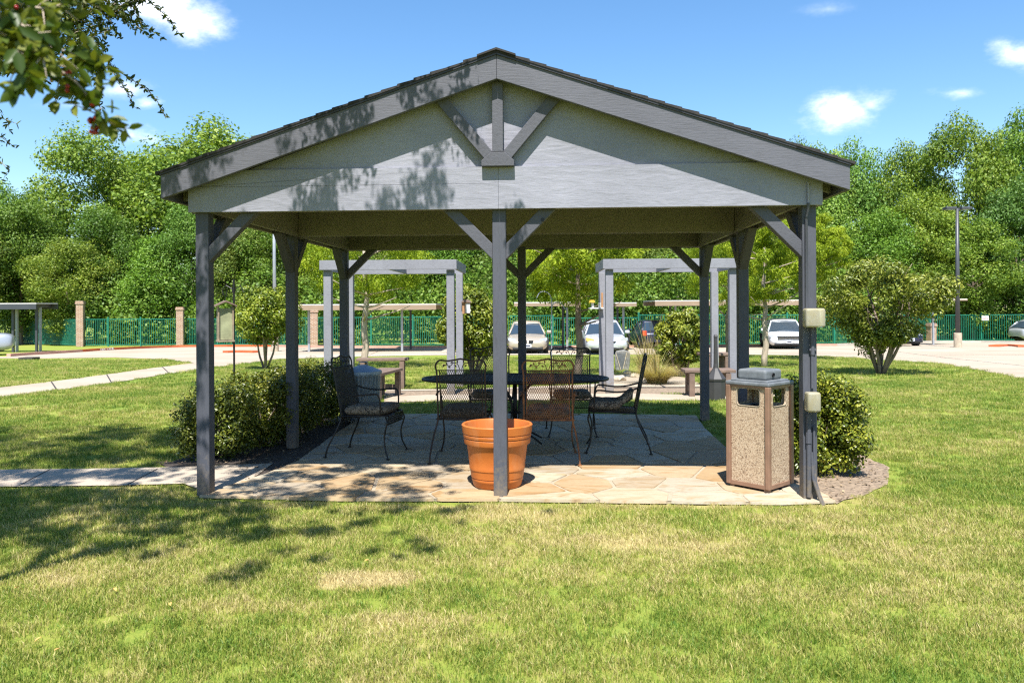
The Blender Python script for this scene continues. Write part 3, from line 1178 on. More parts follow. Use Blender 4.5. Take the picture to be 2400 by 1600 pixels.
# ---------------------------------------------------------------- green fence
fence = empty('picket_fence', (FENCE[0][0], FENCE[0][1], tz(FENCE[0][1])), 0, 'long green metal picket fence along the back of the parking lot', 'fence')
fo_ = Vector(fence.location)
for i, (a, b) in enumerate(zip(FENCE, FENCE[1:])):
    A = Vector((a[0], a[1], tz(a[1]))) - fo_
    B = Vector((b[0], b[1], tz(b[1]))) - fo_
    low = .15 if i in (12, 13) else 0
    hh = 1.78 - low
    mb = MB()
    for z in (hh - .02, .12):
        mb.bar(A + Vector((0, 0, z)), B + Vector((0, 0, z)), .035, .045)
    n = max(2, int((B - A).length / .125))
    for k in range(1, n):
        q = A.lerp(B, k / n)
        mb.box(q + Vector((0, 0, hh / 2 + .03)), (.026, .026, hh - .06))
    o = mb.build('pickets', M['green_paint'], fence)
    o['kind'] = 'stuff'
    MB().box(A + Vector((0, 0, .95 - low * .4)), (.09, .09, 1.9 - low * .8)).build('post', M['green_paint'], fence)

cols = [(192, 812, 705, 'sunlit tan brick column at the corner of the green fence'), (425, 811, 719, 'second brick column of the fence left of the pavilion'),
        (738, 813, 724, 'dark red brick column under the long carport behind the left pergola'), (1613, 812, 724, 'brick column behind the shrub beside the right pergola'),
        (2180, 802, 757, 'brick column partly hidden behind the big round shrub tree')]
for (u, v, vt, lab) in cols:
    x, y = G(u, v)
    y -= .15
    h = (v - vt) * y / F
    e = empty('brick_column', (x, y, tz(y)), R(12), lab, 'column', 'brick columns of the green fence')
    wd = .42
    MB().box((0, 0, h / 2 - .05), (wd, wd, h - .1)).build('shaft', M['brick'], e)
    MB().box((0, 0, h - .14), (wd + .08, wd + .08, .12)).box((0, 0, h - .04), (wd + .03, wd + .03, .08)).build('cap', M['brick'], e)

# sign on the fence
x, y = G(2308, 801)
zz = tz(y) + 1.55
sg = empty('fence_sign', (x, y - .06, zz), 0, 'small white sign with red lettering on the green fence', 'sign')
MB().box((0, 0, 0), (.46, .02, .3)).build('panel', M['white'], sg)
for k, (tx, sz_) in enumerate([('NO', .09), ('PARKING', .09)]):
    f = bpy.data.curves.new('lettering', 'FONT'); f.body = tx; f.size = sz_; f.align_x = 'CENTER'; f.extrude = .002
    f.materials.append(M['red_ink'])
    q = bpy.data.objects.new('lettering', f); C.objects.link(q); q.parent = sg
    q.location = (0, -.014, .03 - k * .11); q.rotation_euler = (R(90), 0, 0)


def font_to_mesh(o):
    dg = bpy.context.evaluated_depsgraph_get()
    me = bpy.data.meshes.new_from_object(o.evaluated_get(dg))
    n = bpy.data.objects.new('lettering', me)
    C.objects.link(n)
    n.parent = o.parent
    n.matrix_basis = o.matrix_basis.copy()
    bpy.data.objects.remove(o)
    n.name = 'lettering'


for o in [o for o in C.objects if o.type == 'FONT']:
    font_to_mesh(o)


# ---------------------------------------------------------------- carports
def carport(x0, x1, y0, depth, ztop, fh, posts, label, group='carports', fmat='canopy_tan'):
    zg = tz(y0)
    e = empty('carport', ((x0 + x1) / 2, y0, zg), 0, label, 'carport', group)
    cx = (x0 + x1) / 2
    L = x1 - x0
    zt = ztop - zg
    MB().box((0, depth / 2, zt - .03), (L, depth, .05)).build('roof', M['canopy_white'], e)
    MB().box((0, 0, zt - fh / 2 - .06), (L, .06, fh)).build('fascia', M[fmat], e)
    MB().box((0, depth, zt - fh / 2 - .06), (L, .06, fh)).build('fascia', M[fmat], e)
    for px in posts:
        MB().box((px - cx, depth / 2, zt - .14), (.12, depth - .15, .15)).build('roof_beam', M[fmat], e)
    for px in posts:
        for q, mt in ((.9, 'steel_light'), (depth - 1.2, 'steel_grey')):
            MB().box((px - cx, q, (zt - .2) / 2 - .1), (.1, .1, zt)).build('post', M[mt], e)
    return e


zc = 1.70
carport(-10.4, -3.5, 36.0, 5.2, zc, .22, [-9.6, -5.2], 'long flat tan carport behind the left pergola', )
carport(.1, 3.0, 36.0, 5.2, zc + .05, .14, [.5, 2.6], 'short carport over the beige sedan')
carport(4.9, 5.9, 37.0, 4.2, zc + .02, .14, [5.4], 'narrow piece of carport roof above the silver sedan')
carport(7.1, 15.2, 38.8, 3.4, zc + .12, .22, [8.3, 11.9], 'long flat carport over the white sedan')
x, y = G(2225, 809)
carport(x - .3, x + 1.0, y, 5.0, EYE + (712 - 699) * y / F, .05, [x - .9 + .5], 'carport seen end on beside the parking lot lamp')
x, y = G(88, 818)
carport(-32, (85 - 1200) * 38 / F, 38, 1.8, EYE + (724 - 710) * 38 / F, .25, [(68 - 1200) * 38 / F, (12 - 1200) * 38 / F], 'dark carport end at the left edge above the silver car', fmat='steel_grey')


# ---------------------------------------------------------------- cars
def loft(rings, closed_ends=True):
    mb = MB()
    n = len(rings[0])
    for r_ in rings: mb.v += [tuple(p) for p in r_]
    for i in range(len(rings) - 1):
        for k in range(n - 1):
            mb.f.append((i * n + k, i * n + k + 1, (i + 1) * n + k + 1, (i + 1) * n + k))
    if closed_ends:
        mb.f.append(tuple(range(n)))
        mb.f.append(tuple((len(rings) - 1) * n + k for k in range(n - 1, -1, -1)))
    return mb


def car(loc, rz, paint, label, L=4.8, Wd=1.8, Ht=1.42, hatch=False, suv=False, rear=False, amber=False, grille='split', plate=True):
    e = empty('parked_car', loc, rz, label, 'car', 'cars parked in the lot')
    h = Wd / 2
    bz = .95 if suv else .80
    hood = .98 if suv else .82
    # stations along y (front at -L/2)
    st = [(-.5, .36, .52, .62), (-.485, .26, .60, .80), (-.45, .22, .66, .93), (-.38, .20, hood * .90, .98), (-.25, .18, hood * .97, 1.0),
          (-.18, .18, hood + .03, 1.0), (0, .18, bz + .10, 1.0), (.2, .18, bz + .12, 1.0), (.34, .18, bz + .14, .99),
          (.44, .22, bz + (.14 if not hatch else .1), .96), (.485, .28, bz + .04, .86), (.5, .40, .72, .70)]
    rings = []
    for (t, zl, zh, w) in st:
        y = t * L
        ww = h * w
        sh = min(zh - .06, .62 if not suv else .75)
        ring = [(-ww * .82, y, zl), (-ww * .97, y, zl + .07), (-ww, y, (zl + sh) / 2), (-ww * .985, y, sh), (-ww * .90, y, zh - .025), (-ww * .78, y, zh), (-ww * .35, y, zh + .025), (0, y, zh + .03)]
        ring = ring + [(-a, b, c) for a, b, c in reversed(ring[:-1])]
        rings.append(ring)
    body = loft(rings).build('body', paint, e, smooth=True)
    m = body.modifiers.new('s', 'SUBSURF'); m.levels = 1; m.render_levels = 1
    # greenhouse: glass volume, roof shell and pillars
    top = Ht
    if suv: gs = [(-.17, bz + .10, .80, 0), (-.07, top - .06, .70, 1), (.05, top, .68, 1), (.36, top - .02, .68, 1), (.45, top - .12, .68, 1), (.475, bz + .12, .80, 0)]
    elif hatch: gs = [(-.2, bz + .06, .82, 0), (-.06, top - .06, .66, 1), (.06, top, .64, 1), (.22, top - .05, .63, 1), (.36, top - .2, .66, 1), (.46, bz + .12, .76, 0)]
    else: gs = [(-.2, bz + .04, .84, 0), (-.065, top - .07, .65, 1), (.03, top, .63, 1), (.16, top - .02, .63, 1), (.24, top - .09, .64, 1), (.37, bz + .12, .80, 0)]
    rings = []
    for (t, z, w, _) in gs:
        y = t * L
        ww = h * w
        zb = bz - .02
        lw = h * .90
        rings.append([(-lw, y, min(zb, z - .01)), (-lw * .985, y, min(zb + .05, z)), (-(ww + (lw - ww) * .25), y, zb + (z - zb) * .7), (-ww, y, z - .02), (-ww * .85, y, z + .012), (0, y, z + .03),
                      (ww * .85, y, z + .012), (ww, y, z - .02), (ww + (lw - ww) * .25, y, zb + (z - zb) * .7), (lw * .985, y, min(zb + .05, z)), (lw, y, min(zb, z - .01))])
    loft(rings).build('windows', M['glass'], e, smooth='auto')
    rf = []
    for r0 in rings[1:-1]:
        a = r0[3:8]
        rf.append([(x * 1.02, y, z + .012) for x, y, z in a])
    f0 = [(x * 1.02, y - .05, z - .01) for x, y, z in rings[1][3:8]]
    mbr = loft([f0] + rf, False)
    ro = mbr.build('roof', paint, e, smooth=True)
    so = ro.modifiers.new('t', 'SOLIDIFY'); so.thickness = .03
    mb = MB()
    for s in (0, 1):
        pick = (lambda r0: r0[3]) if s == 0 else (lambda r0: r0[7])
        low = (lambda r0: r0[1]) if s == 0 else (lambda r0: r0[9])
        mb = MB().tube([low(rings[0]), pick(rings[1])], .035, 6)
        mb.build('pillar', paint, e, smooth=True)
        mb = MB().tube([pick(rings[-2]), low(rings[-1])], .055, 6)
        mb.build('pillar', paint, e, smooth=True)
        mx_ = Vector(pick(rings[2])).lerp(Vector(pick(rings[3])), .5)
        lowm = Vector((low(rings[2])[0], mx_.y, bz))
        MB().tube([mx_, lowm], .03, 6).build('pillar', paint, e, smooth=True)
        MB().tube([pick(r0) for r0 in rings[1:-1]], .025, 6).build('roof_rail', paint, e, smooth=True)
    # wheels
    for sx in (-1, 1):
        for ty in (-.315, .30):
            w = empty('wheel', (sx * (h - .10), ty * L, .32)); w.parent = e
            # wheel is a part: tyre mesh carries the rim
            w.name = 'wheel'
            mbw = MB().lathe([(.20, -.10), (.30, -.105), (.325, -.07), (.33, 0), (.325, .07), (.30, .105), (.20, .10)], 28)
            to = mbw.build('tyre', M['rubber'], w, smooth=True); to.rotation_euler = (0, R(90), 0)
            mbr_ = MB().lathe([(0, .055), (.05, .07), (.06, .05), (.19, .05), (.215, .09), (.215, -.09)], 28)
            for k in range(7):
                an = k * 2 * PI / 7
                mbr_.box((math.cos(an) * .125, math.sin(an) * .125, .062), (.16, .04, .03), Matrix.Rotation(an, 3, 'Z'))
            rm = mbr_.build('rim', M['steel_light'], w, smooth='auto'); rm.rotation_euler = (0, R(90) * sx, 0)
    for sx in (-1, 1):
        for ty in (-.315, .30):
            pts = [(sx * (h * 1.0 + .002), ty * L + .37 * math.cos(a_), .32 + .37 * math.sin(a_)) for a_ in [PI * k / 12 for k in range(-1, 14)]]
            MB().tube(pts, .028, 6).build('wheel_arch', M['dark'], e)
    fy = -L / 2 if not rear else L / 2
    sg_ = 1 if not rear else -1
    # lights
    for sx in (-1, 1):
        mb = MB()
        if not rear:
            pts = [(sx * h * .52, .55), (sx * h * .60, .68), (sx * h * .93, .735 if not suv else .85), (sx * h * .95, .64), (sx * h * .85, .56)]
            vs1 = [(x, -L * .5 + .02 + .26 * (abs(x) / h) ** 3 + (z - .55) * .35, z) for x, z in pts]
            vs0 = [(x * .97, y + .25, z) for x, y, z in vs1]
            mb.add(vs1 + vs0, [(0, 1, 2, 3, 4), (9, 8, 7, 6, 5)] + [(k, (k + 1) % 5, 5 + (k + 1) % 5, 5 + k) for k in range(5)])
            mb.build('headlight', M['lens_amber'] if amber and sx < 0 else M['lens_clear'], e, bevel=.012)
        else:
            mb.box((sx * h * .86, fy - .04, .82), (.2, .14, .26)).build('tail_light', M['lens_red'], e, bevel=.02)
    if not rear:
        g = MB()
        if grille == 'split':
            for sx in (-1, 1):
                MB().prism([(sx * .03, .62), (sx * .24, .62), (sx * .19, .51), (sx * .05, .49)], -L / 2 - .02, -L / 2 + .2).build('grille', M['dark'], e)
        elif grille == 'wide':
            g.box((0, -L / 2 + .09, .60), (1.05, .22, .15))
        else:
            g.prism([(-.36, .60), (.36, .60), (.28, .52), (-.28, .52)], -L / 2 - .005, -L / 2 + .2)
        if g.v: g.build('grille', M['dark'], e)
        MB().box((0, -L / 2 + .10, .28), (Wd * .72, .2, .10)).build('air_intake', M['dark'], e, bevel=.02)
        if grille == 'wide':
            for z in (.545, .60, .655):
                MB().box((0, -L / 2 - .03, z), (1.05, .012, .012)).build('grille_bar', M['chrome'], e)
    if plate:
        p_ = MB().box((0, fy - sg_ * .03, .40 if not rear else .62), (.30, .02, .15)).build('number_plate', M['plate'], e)
        MB().box((0, fy - sg_ * .043, .40 if not rear else .62), (.20, .004, .05)).build('lettering', M['ink'], p_)
    for sx in (-1, 1):
        MB().box((sx * (h + .09), -.13 * L, bz + .13), (.2, .1, .13)).build('mirror', paint, e, bevel=.03)
        MB().box((sx * h * .975, -.02 * L, bz - .14), (.02, .16, .03)).build('door_handle', paint, e)
    MB().box((0, 0, .2), (Wd * .8, L * .8, .12)).build('underbody', M['dark'], e)
    return e


def gp(u, v, dy=0):
    x, y = G(u, v)
    return (x, y + dy, tz(y + dy) + .012)


car(gp(1237, 830, 2.2), R(0), carpaint('beige_paint', (.50, .43, .33)), 'beige sedan with a split grille facing the camera', grille='split', L=4.7, Wd=1.78, Ht=1.38)
car(gp(1427, 831, 2.2), R(-2), carpaint('silver_paint', (.62, .63, .68)), 'silver sedan parked beside a tree trunk behind the rear chairs', grille='oval', amber=True, L=4.9, Wd=1.85, Ht=1.42)
car(gp(1876, 819, 2.4), R(-12), carpaint('white_paint_car', (.80, .82, .84), .02), 'white sedan with a wide grille half hidden by the right front post', grille='wide', L=4.7, Wd=1.84, Ht=1.44)
car(gp(1545, 818, 2.6), R(2), carpaint('dark_blue_paint', (.02, .025, .05)), 'dark car with red tail lights mostly hidden behind the plume grass', rear=True, L=4.6, Wd=1.75, Ht=1.42)
car(gp(2118, 811, 2.0), R(8), carpaint('navy_paint', (.015, .02, .07)), 'dark navy car mostly hidden behind the big round shrub tree', grille='oval', L=4.5, Wd=1.8, Ht=1.45)
car(gp(-148, 836, 1.0), R(-62), carpaint('silver_grey_paint', (.42, .45, .50)), 'silver grey car cut off by the left edge of the photo', grille='oval', L=4.6, Wd=1.8, Ht=1.45)
car(gp(2478, 803, .8), R(92), carpaint('grey_hatch_paint', (.40, .42, .42)), 'silver hatchback cut off by the right edge of the photo', hatch=True, grille='oval', L=4.3, Wd=1.75, Ht=1.5)
# the rear-facing car is turned so its tail shows
for o in list(C.objects):
    if o.get('label', '').startswith('dark car with red'):
        o.rotation_euler = (0, 0, R(182))

# ---------------------------------------------------------------- lamp poles
def lamp_pole(x, y, h, r, mat, label, heads=True):
    e = empty('lamp_pole', (x, y, tz(y)), 0, label, 'lamp post', 'parking lot lamp posts')
    MB().tube([(0, 0, .5), (0, 0, h)], [r, r * .7], 10).build('pole', mat, e, smooth=True)
    MB().lathe([(0, .72), (.17, .72), (.185, .70), (.185, 0)], 20).build('base', M['tan_rock'], e, smooth='auto')
    if heads:
        for s in (-1, 1):
            MB().box((s * .38, 0, h + .02), (.52, .42, .12)).build('lamp_head', mat, e, bevel=.02)
            MB().box((s * .38, 0, h - .05), (.36, .3, .02)).build('lens', M['lens_clear'], e)
        MB().box((0, 0, h), (.3, .08, .06)).build('arm', mat, e)
    return e


x, y = G(2245, 814)
lamp_pole(x, y, 320 * y / F + .1, .11, M['steel_grey'], 'tall dark lamp pole with a T shaped double head right of the shrub tree')
x, y = G(644, 824)
lamp_pole(x, y, 8.0, .09, M['steel_light'], 'slim silver lamp pole seen left of the middle left post')


# ---------------------------------------------------------------- pavilion
pav = empty('pavilion', (PX, PY, 0), PYAW, 'large open grey timber pavilion with a shingled gable roof', 'pavilion')
PT = .108                                        # post width


def post(x, y, zt=H + .02, extra=None):
    return MB().box((x, y + PT / 2, zt / 2 + .01), (PT, PT, zt)).build('post', M['post'], pav, bevel=.006)


for x in (-HW, 0, HW): post(x, 0)
for x in (-HW, HW): post(x, D / 2 - PT / 2)
for x in (-HW, 0, HW): post(x, D - PT)


def brace(a, b, w=.09, t=.088, up=(0, 1, 0)):
    """45 degree knee brace with plumb and level cuts; a = on post, b = on beam underside"""
    a, b = Vector(a), Vector(b)
    hdir = Vector((b.x - a.x, b.y - a.y, 0)); L = hdir.length; hdir.normalize()
    side = Vector((0, 0, 1)).cross(hdir)
    wv = w * math.sqrt(2)
    # polygon in (distance from post, height): outer edge reaches L, inner edge L-wv
    poly = [(0, b.z - L), (L, b.z), (L - wv, b.z), (0, b.z - L + wv)]
    vs = []
    for s in (-t / 2, t / 2):
        for d, z in poly:
            vs.append(Vector((a.x, a.y, 0)) + hdir * d + side * s + Vector((0, 0, z)))
    return MB().add(vs, [(0, 1, 2, 3), (7, 6, 5, 4), (0, 4, 5, 1), (1, 5, 6, 2), (2, 6, 7, 3), (3, 7, 4, 0)]).build('brace', M['brace'], pav, bevel=.005)


K = .40
hp = PT / 2
zb = H
for x, y in [(-HW, hp), (0, hp), (HW, hp), (-HW, D - hp), (0, D - hp), (HW, D - hp)]:
    if x < HW: brace((x + hp, y, 0), (x + hp + K, y, zb))
    if x > -HW: brace((x - hp, y, 0), (x - hp - K, y, zb))
for x in (-HW, HW):
    for y in (hp, D / 2, D - hp):
        if y < D - .2: brace((x, y + hp, 0), (x, y + hp + K, zb))
        if y > .2: brace((x, y - hp, 0), (x, y - hp - K, zb))

# roof geometry
RW, EZ, RZ = 2.685, 2.42, 3.32                    # half width, fascia lower edge at eave and ridge
SL = (RZ - EZ) / RW
FH = .187
Y0, Y1 = -.19, D + .22


def zl(x): return RZ - SL * abs(x)


# gable boards (front): lower band and upper panel, also on the rear gable
zband = H + .335


def gable(y, sgn, tag_):
    t = .035
    ya, yb = (y - t, y) if sgn < 0 else (y, y + t)
    E_ = HW + .085
    zr = zl(E_) + .06
    xb = (RZ + .06 - zband) / SL
    left_top = [(-E_, H), (-.001, H), (-.001, H + .20), (-E_, H + .20)]
    MB().prism(left_top, ya, yb).build('gable_board', M['gable'], pav)
    pts = [(-E_, H + .202), (-.001, H + .202), (-.001, zband), (-max(xb, 0), zband), (-E_, zl(E_) + .05)]
    MB().prism(pts, ya, yb).build('gable_board', M['gable'], pav)
    pts = [(.001, H), (E_, H), (E_, zl(E_) + .05), (max(xb, 0), zband), (.001, zband)]
    MB().prism(pts, ya, yb).build('gable_board', M['gable'], pav)
    # upper panel set back a little
    o_ = .030 * (1 if sgn < 0 else -1)
    pts = [(-xb, zband - .03), (xb, zband - .03), (0, RZ + .05)]
    MB().prism(pts, ya + o_, yb + o_).build('gable_panel', M['gable'], pav)
    return ya


yf = gable(-.022, -1, 'f')
gable(D + .022, 1, 'r')

# sunburst king post, struts and hub on the front gable
yo = yf
kt = .085
MB().box((0, yo - .028, (RZ + 2.767) / 2 + .0), (kt, .055, RZ - 2.767)).build('king_post', M['brace'], pav, bevel=.004)
for s in (-1, 1):
    a = Vector((s * .075, yo - .025, 2.745)); b = Vector((s * .475, yo - .025, 3.22))
    mb = MB().bar(a, b, .05, kt, up=(0, 0, 1))
    mb.build('strut', M['brace'], pav, bevel=.004)
MB().prism([(-.13, 2.655), (.13, 2.655), (.13, 2.70), (.055, 2.765), (-.055, 2.765), (-.13, 2.70)], yo - .06, yo + .005).build('hub', M['brace'], pav, bevel=.004)

# rake boards front and rear
for (ya, yb) in ((Y0, Y0 + .04), (Y1 - .04, Y1)):
    for s in (-1, 1):
        pts = [(s * .0008, RZ), (s * RW, EZ), (s * RW, EZ + FH), (s * .0008, RZ + FH)]
        MB().prism(pts, ya, yb).build('rake_board', M['trim'], pav, bevel=.003)
        pts = [(s * .0008, RZ + FH - .002), (s * (RW + .004), EZ + FH - .002), (s * (RW + .004), EZ + FH + .012), (s * .0008, RZ + FH + .026)]
        MB().prism(pts, ya - .012, yb + .004).build('drip_edge', M['edge_metal'], pav)
# eave fascia, roof deck, rafters
for s in (-1, 1):
    MB().box((s * (RW - .02), (Y0 + Y1) / 2, EZ + FH / 2 - .002), (.036, Y1 - Y0 - .084, FH)).build('eave_board', M['trim'], pav)
    pts = [(0, RZ + FH - .03), (s * (RW - .04), EZ + FH - .03), (s * (RW - .04), EZ + FH - .003), (0, RZ + FH - .003)]
    MB().prism(pts, Y0 + .042, Y1 - .042).build('roof_deck', M['soffit'], pav)
    nr = 8
    for k in range(nr):
        yy = .12 + (D - .24) * k / (nr - 1)
        pts = [(s * .02, RZ + .045), (s * (RW - .045), EZ + .02), (s * (RW - .045), EZ + FH - .033), (s * .02, RZ + FH - .033)]
        MB().prism(pts, yy - .02, yy + .02).build('rafter', M['soffit'], pav)
# side, cross beams (soffit-coloured timber)
BH = .27
for s in (-1, 1):
    for off in (-.075, .075):
        MB().box((s * HW + off, D / 2, H + BH / 2 - .0), (.038, D - .03, BH)).build('side_beam', M['soffit'], pav)
for y in (D / 2,):
    for off in (-.05, .05):
        MB().box((0, y + off, H + .135 + .003), (2 * HW - .2, .038, .27)).build('cross_beam', M['soffit'], pav)
MB().box((0, .055, H + .14), (2 * HW - .2, .09, .26)).build('front_beam', M['soffit'], pav)
MB().box((0, D - .08, H + .14 + .001), (2 * HW - .2, .05, .27)).build('rear_beam', M['soffit'], pav)

# shingle courses, lapped, with uneven ends over the rake
sl_len = math.hypot(RW + .03, SL * (RW + .03))
nc = 21
ang = math.atan(SL)
rsr = random.Random(2)
for s in (-1, 1):
    for k in range(nc):
        d0 = (RW + .035) * (1 - k / nc)
        d1 = max(d0 - (RW + .035) / nc - .05, 0)
        zb0 = RZ + FH + .013 - SL * d0
        zb1 = RZ + FH + .013 - SL * d1
        e0, e1 = rsr.uniform(0, .006), rsr.uniform(0, .006)
        lift = .010 + rsr.uniform(0, .006)
        mb = MB()
        ntab = 16
        for q in range(ntab):
            ya = Y0 - .016 - e0 + (Y1 - Y0 + .032 + e0 + e1) * q / ntab
            yb = Y0 - .016 - e0 + (Y1 - Y0 + .032 + e0 + e1) * (q + 1) / ntab - .006
            jj = rsr.uniform(0, .005)
            mb.prism([(s * d0, zb0 + .002), (s * d0, zb0 + lift + .012 + jj), (s * d1, zb1 + .006 + .008), (s * d1, zb1 + .002)], ya, yb)
        mb.build('shingle_course', M['shingle'], pav)
mb = MB()
for q in range(24):
    y_a = Y0 - .035 + (Y1 - Y0 + .07) * q / 24
    y_b = y_a + (Y1 - Y0 + .07) / 24 + .03
    zt = RZ + FH + .030 + (q % 2) * .003
    mb.prism([(-.15, zt - .15 * SL), (0, zt), (.15, zt - .15 * SL), (.15, zt + .014 - .15 * SL), (0, zt + .016), (-.15, zt + .014 - .15 * SL)], y_a, y_b)
mb.build('ridge_cap', M['shingle'], pav)
MB().prism([(-.13, H + .0), (-.10, H), (-.10, H + .01), (-.13, H + .01)], .3, .4)
# screw hole on the right centre brace; a black disc paints its shaded inside
MB().lathe([(0, 0), (.014, 0), (.014, .006)], 14).build('screw_hole', M['iron'], pav)
bo = C.objects[-1]
bo.rotation_euler = (R(90), 0, 0)
bo.location = (.35, .008, H - .085)

# conduit and weatherproof outlet boxes on the right front post
cxp = HW


def conduit(pts, r, name='conduit', mat='trim'):
    return MB().tube(pts, r, 10).build(name, M['gable' if mat == 'gable' else 'post'], pav, smooth='auto')


conduit([(cxp - .028, -.070, 2.50), (cxp - .028, -.070, 2.34)], .009, mat='gable')
conduit([(cxp - .028, -.072, 2.34), (cxp - .028, -.065, 2.31), (cxp - .028, -.018, 2.24), (cxp - .028, -.015, 1.52)], .011)
conduit([(cxp + .012, -.018, 1.38), (cxp + .012, -.018, .90)], .012)
conduit([(cxp + .014, -.02, 1.29), (cxp + .014, -.02, 1.16)], .016)
conduit([(cxp - .018, -.02, .70), (cxp - .018, -.02, .05)], .019)
conduit([(cxp - .018, -.02, .55), (cxp - .018, -.02, .47)], .024, 'coupling')
conduit([(cxp + .022, -.02, .60), (cxp + .022, -.02, .27), (cxp + .03, -.03, .17), (cxp + .055, -.05, .07), (cxp + .085, -.08, -.02)], .011)
conduit([(cxp + .0, -.03, .40), (cxp + .008, -.035, .2), (cxp + .04, -.055, .08), (cxp + .07, -.08, -.02)], .012)
for z in (1.20, .32):
    MB().box((cxp + .014, -.022, z), (.05, .012, .02)).build('clamp', M['post'], pav, bevel=.003)


def outlet(x, z, w, h, name):
    b_ = MB().box((x, -.03, z), (w * .62, .05, h * .72)).build('outlet_box', M['lid_gray'], pav, bevel=.006)
    MB().box((x, -.062, z), (w * .42, .014, h * .55)).build('socket_plate', M['white'], pav, bevel=.004)
    o_ = MB().box((x, -.075, z), (w, .10, h)).build('outlet_cover', M['cover'], pav)
    bv = o_.modifiers.new('b', 'BEVEL'); bv.width = .018; bv.segments = 4
    o_.data.polygons.foreach_set('use_smooth', [True] * len(o_.data.polygons))
    return o_


outlet(cxp + .008, 1.45, .150, .148, 'a')
outlet(cxp - .005, .80, .102, .152, 'b')


# ---------------------------------------------------------------- pergolas
def pergola(x0, x1, y0, dep, label):
    e = empty('pergola', ((x0 + x1) / 2, y0, tz(y0)), R(-1.5), label, 'pergola', 'grey pergolas beyond the pavilion')
    w = (x1 - x0) / 2
    ht = 2.38 - tz(y0)
    p = .135
    for sx in (-1, 1):
        for yy in (0.05, dep):
            MB().box((sx * (w - .12), yy, ht / 2 - .1), (p, p, ht - .15)).build('post', M['pergola'], e, bevel=.006)
    for yy in (-.06, dep + .09):
        MB().box((0, yy, ht - .085), (2 * w, .045, .17)).build('beam', M['pergola'], e, bevel=.004)
    for sx in (-1, 1):
        MB().box((sx * (w - .022), (dep + .03) / 2, ht - .086), (.044, dep + .1, .168)).build('beam', M['pergola'], e, bevel=.004)
    MB().box((0, (dep + .03) / 2, ht - .10), (.044, dep + .1, .13)).build('beam', M['pergola'], e)
    return e


pergola(-3.40, -.97, 13.85, 1.75, 'grey flat topped pergola left of the centre post beyond the table')
pergola(1.62, 4.05, 13.9, 1.45, 'grey flat topped pergola beyond the right rear post')


# ---------------------------------------------------------------- small garden things
def bench(x, y, rz, L, label, h=.46, dpt=.42):
    e = empty('wooden_bench', (x, y, tz(y)), rz, label, 'bench', 'brown wooden benches at the pergolas')
    for k in range(3):
        MB().box((0, -dpt / 2 + dpt * (k + .5) / 3, h - .025), (L, dpt / 3 - .012, .05)).build('seat_plank', M['wood_brown'], e, bevel=.006)
    for sx in (-1, 1):
        for sy in (-1, 1):
            MB().box((sx * (L / 2 - .12), sy * (dpt / 2 - .06), h / 2 - .03), (.09, .09, h - .06)).build('leg', M['wood_brown'], e, bevel=.006)
        MB().box((sx * (L / 2 - .12), 0, .14), (.05, dpt - .22, .1)).build('stretcher', M['wood_brown'], e)
    return e


x, y = G(1630, 920)
bench(3.36, 13.42, R(-3), .85, 'brown wooden bench left of the right rear post', .47, .48)
x, y = G(1700, 880)
bench(4.05, 15.6, R(4), .62, 'brown wooden bench behind the cigarette receptacle', .66)
bench(-2.27, 13.4, R(80), 1.25, 'brown wooden bench beside the galvanised bin', .47)
bench(-2.55, 15.4, R(4), 1.0, 'brown wooden bench behind the pale tree trunk', .60)

# galvanised bin
x, y = G(856, 985)
e = empty('galvanised_bin', (x, 10.55, .0), 0, 'ribbed galvanised metal bin with lid behind the left chair', 'bin')
prof = []
mb = MB()
seg = 96
for r0, z in [(.195, .0), (.20, .02), (.205, .05), (.232, .62), (.238, .64), (.238, .66), (.22, .66)]:
    for k in range(seg):
        t = 2 * PI * k / seg
        rib = .0045 * (1 if (k // 2) % 2 else -1) if .04 < z < .63 else 0
        mb.v.append(((r0 + rib) * math.cos(t), (r0 + rib) * math.sin(t), z))
for i in range(6):
    for k in range(seg):
        mb.f.append((i * seg + k, i * seg + (k + 1) % seg, (i + 1) * seg + (k + 1) % seg, (i + 1) * seg + k))
mb.build('bin_body', M['galv'], e, smooth=True)
MB().lathe([(0, .775), (.05, .77), (.15, .735), (.235, .70), (.252, .69), (.255, .655), (.245, .655), (.24, .68), (0, .74)], 48).build('lid', M['galv'], e, smooth='auto')
MB().tube([(-.06, 0, .765), (-.05, 0, .81), (.05, 0, .81), (.06, 0, .765)], .007, 8).build('lid_handle', M['galv'], e)

# cigarette receptacle
x, y = G(1678, 938)
e = empty('cigarette_receptacle', (x, y, 0), R(20), 'grey cigarette receptacle with octagonal base and tall thin neck', 'ash bin')
MB().lathe([(0, 0), (.135, 0), (.150, .02), (.150, .33), (.0, .33)], 8).build('base', M['ash_grey'], e)
MB().lathe([(.162, .33), (.165, .36), (.075, .48), (.045, .53), (0, .53)], 8).build('shoulder', M['ash_grey'], e)
MB().lathe([(.045, .52), (.036, .60), (.030, 1.02), (0, 1.02)], 8).build('neck', M['ash_grey'], e)
MB().lathe([(.034, 1.02), (.034, 1.05), (.02, 1.075), (0, 1.08)], 8).build('cap', M['ash_grey'], e)

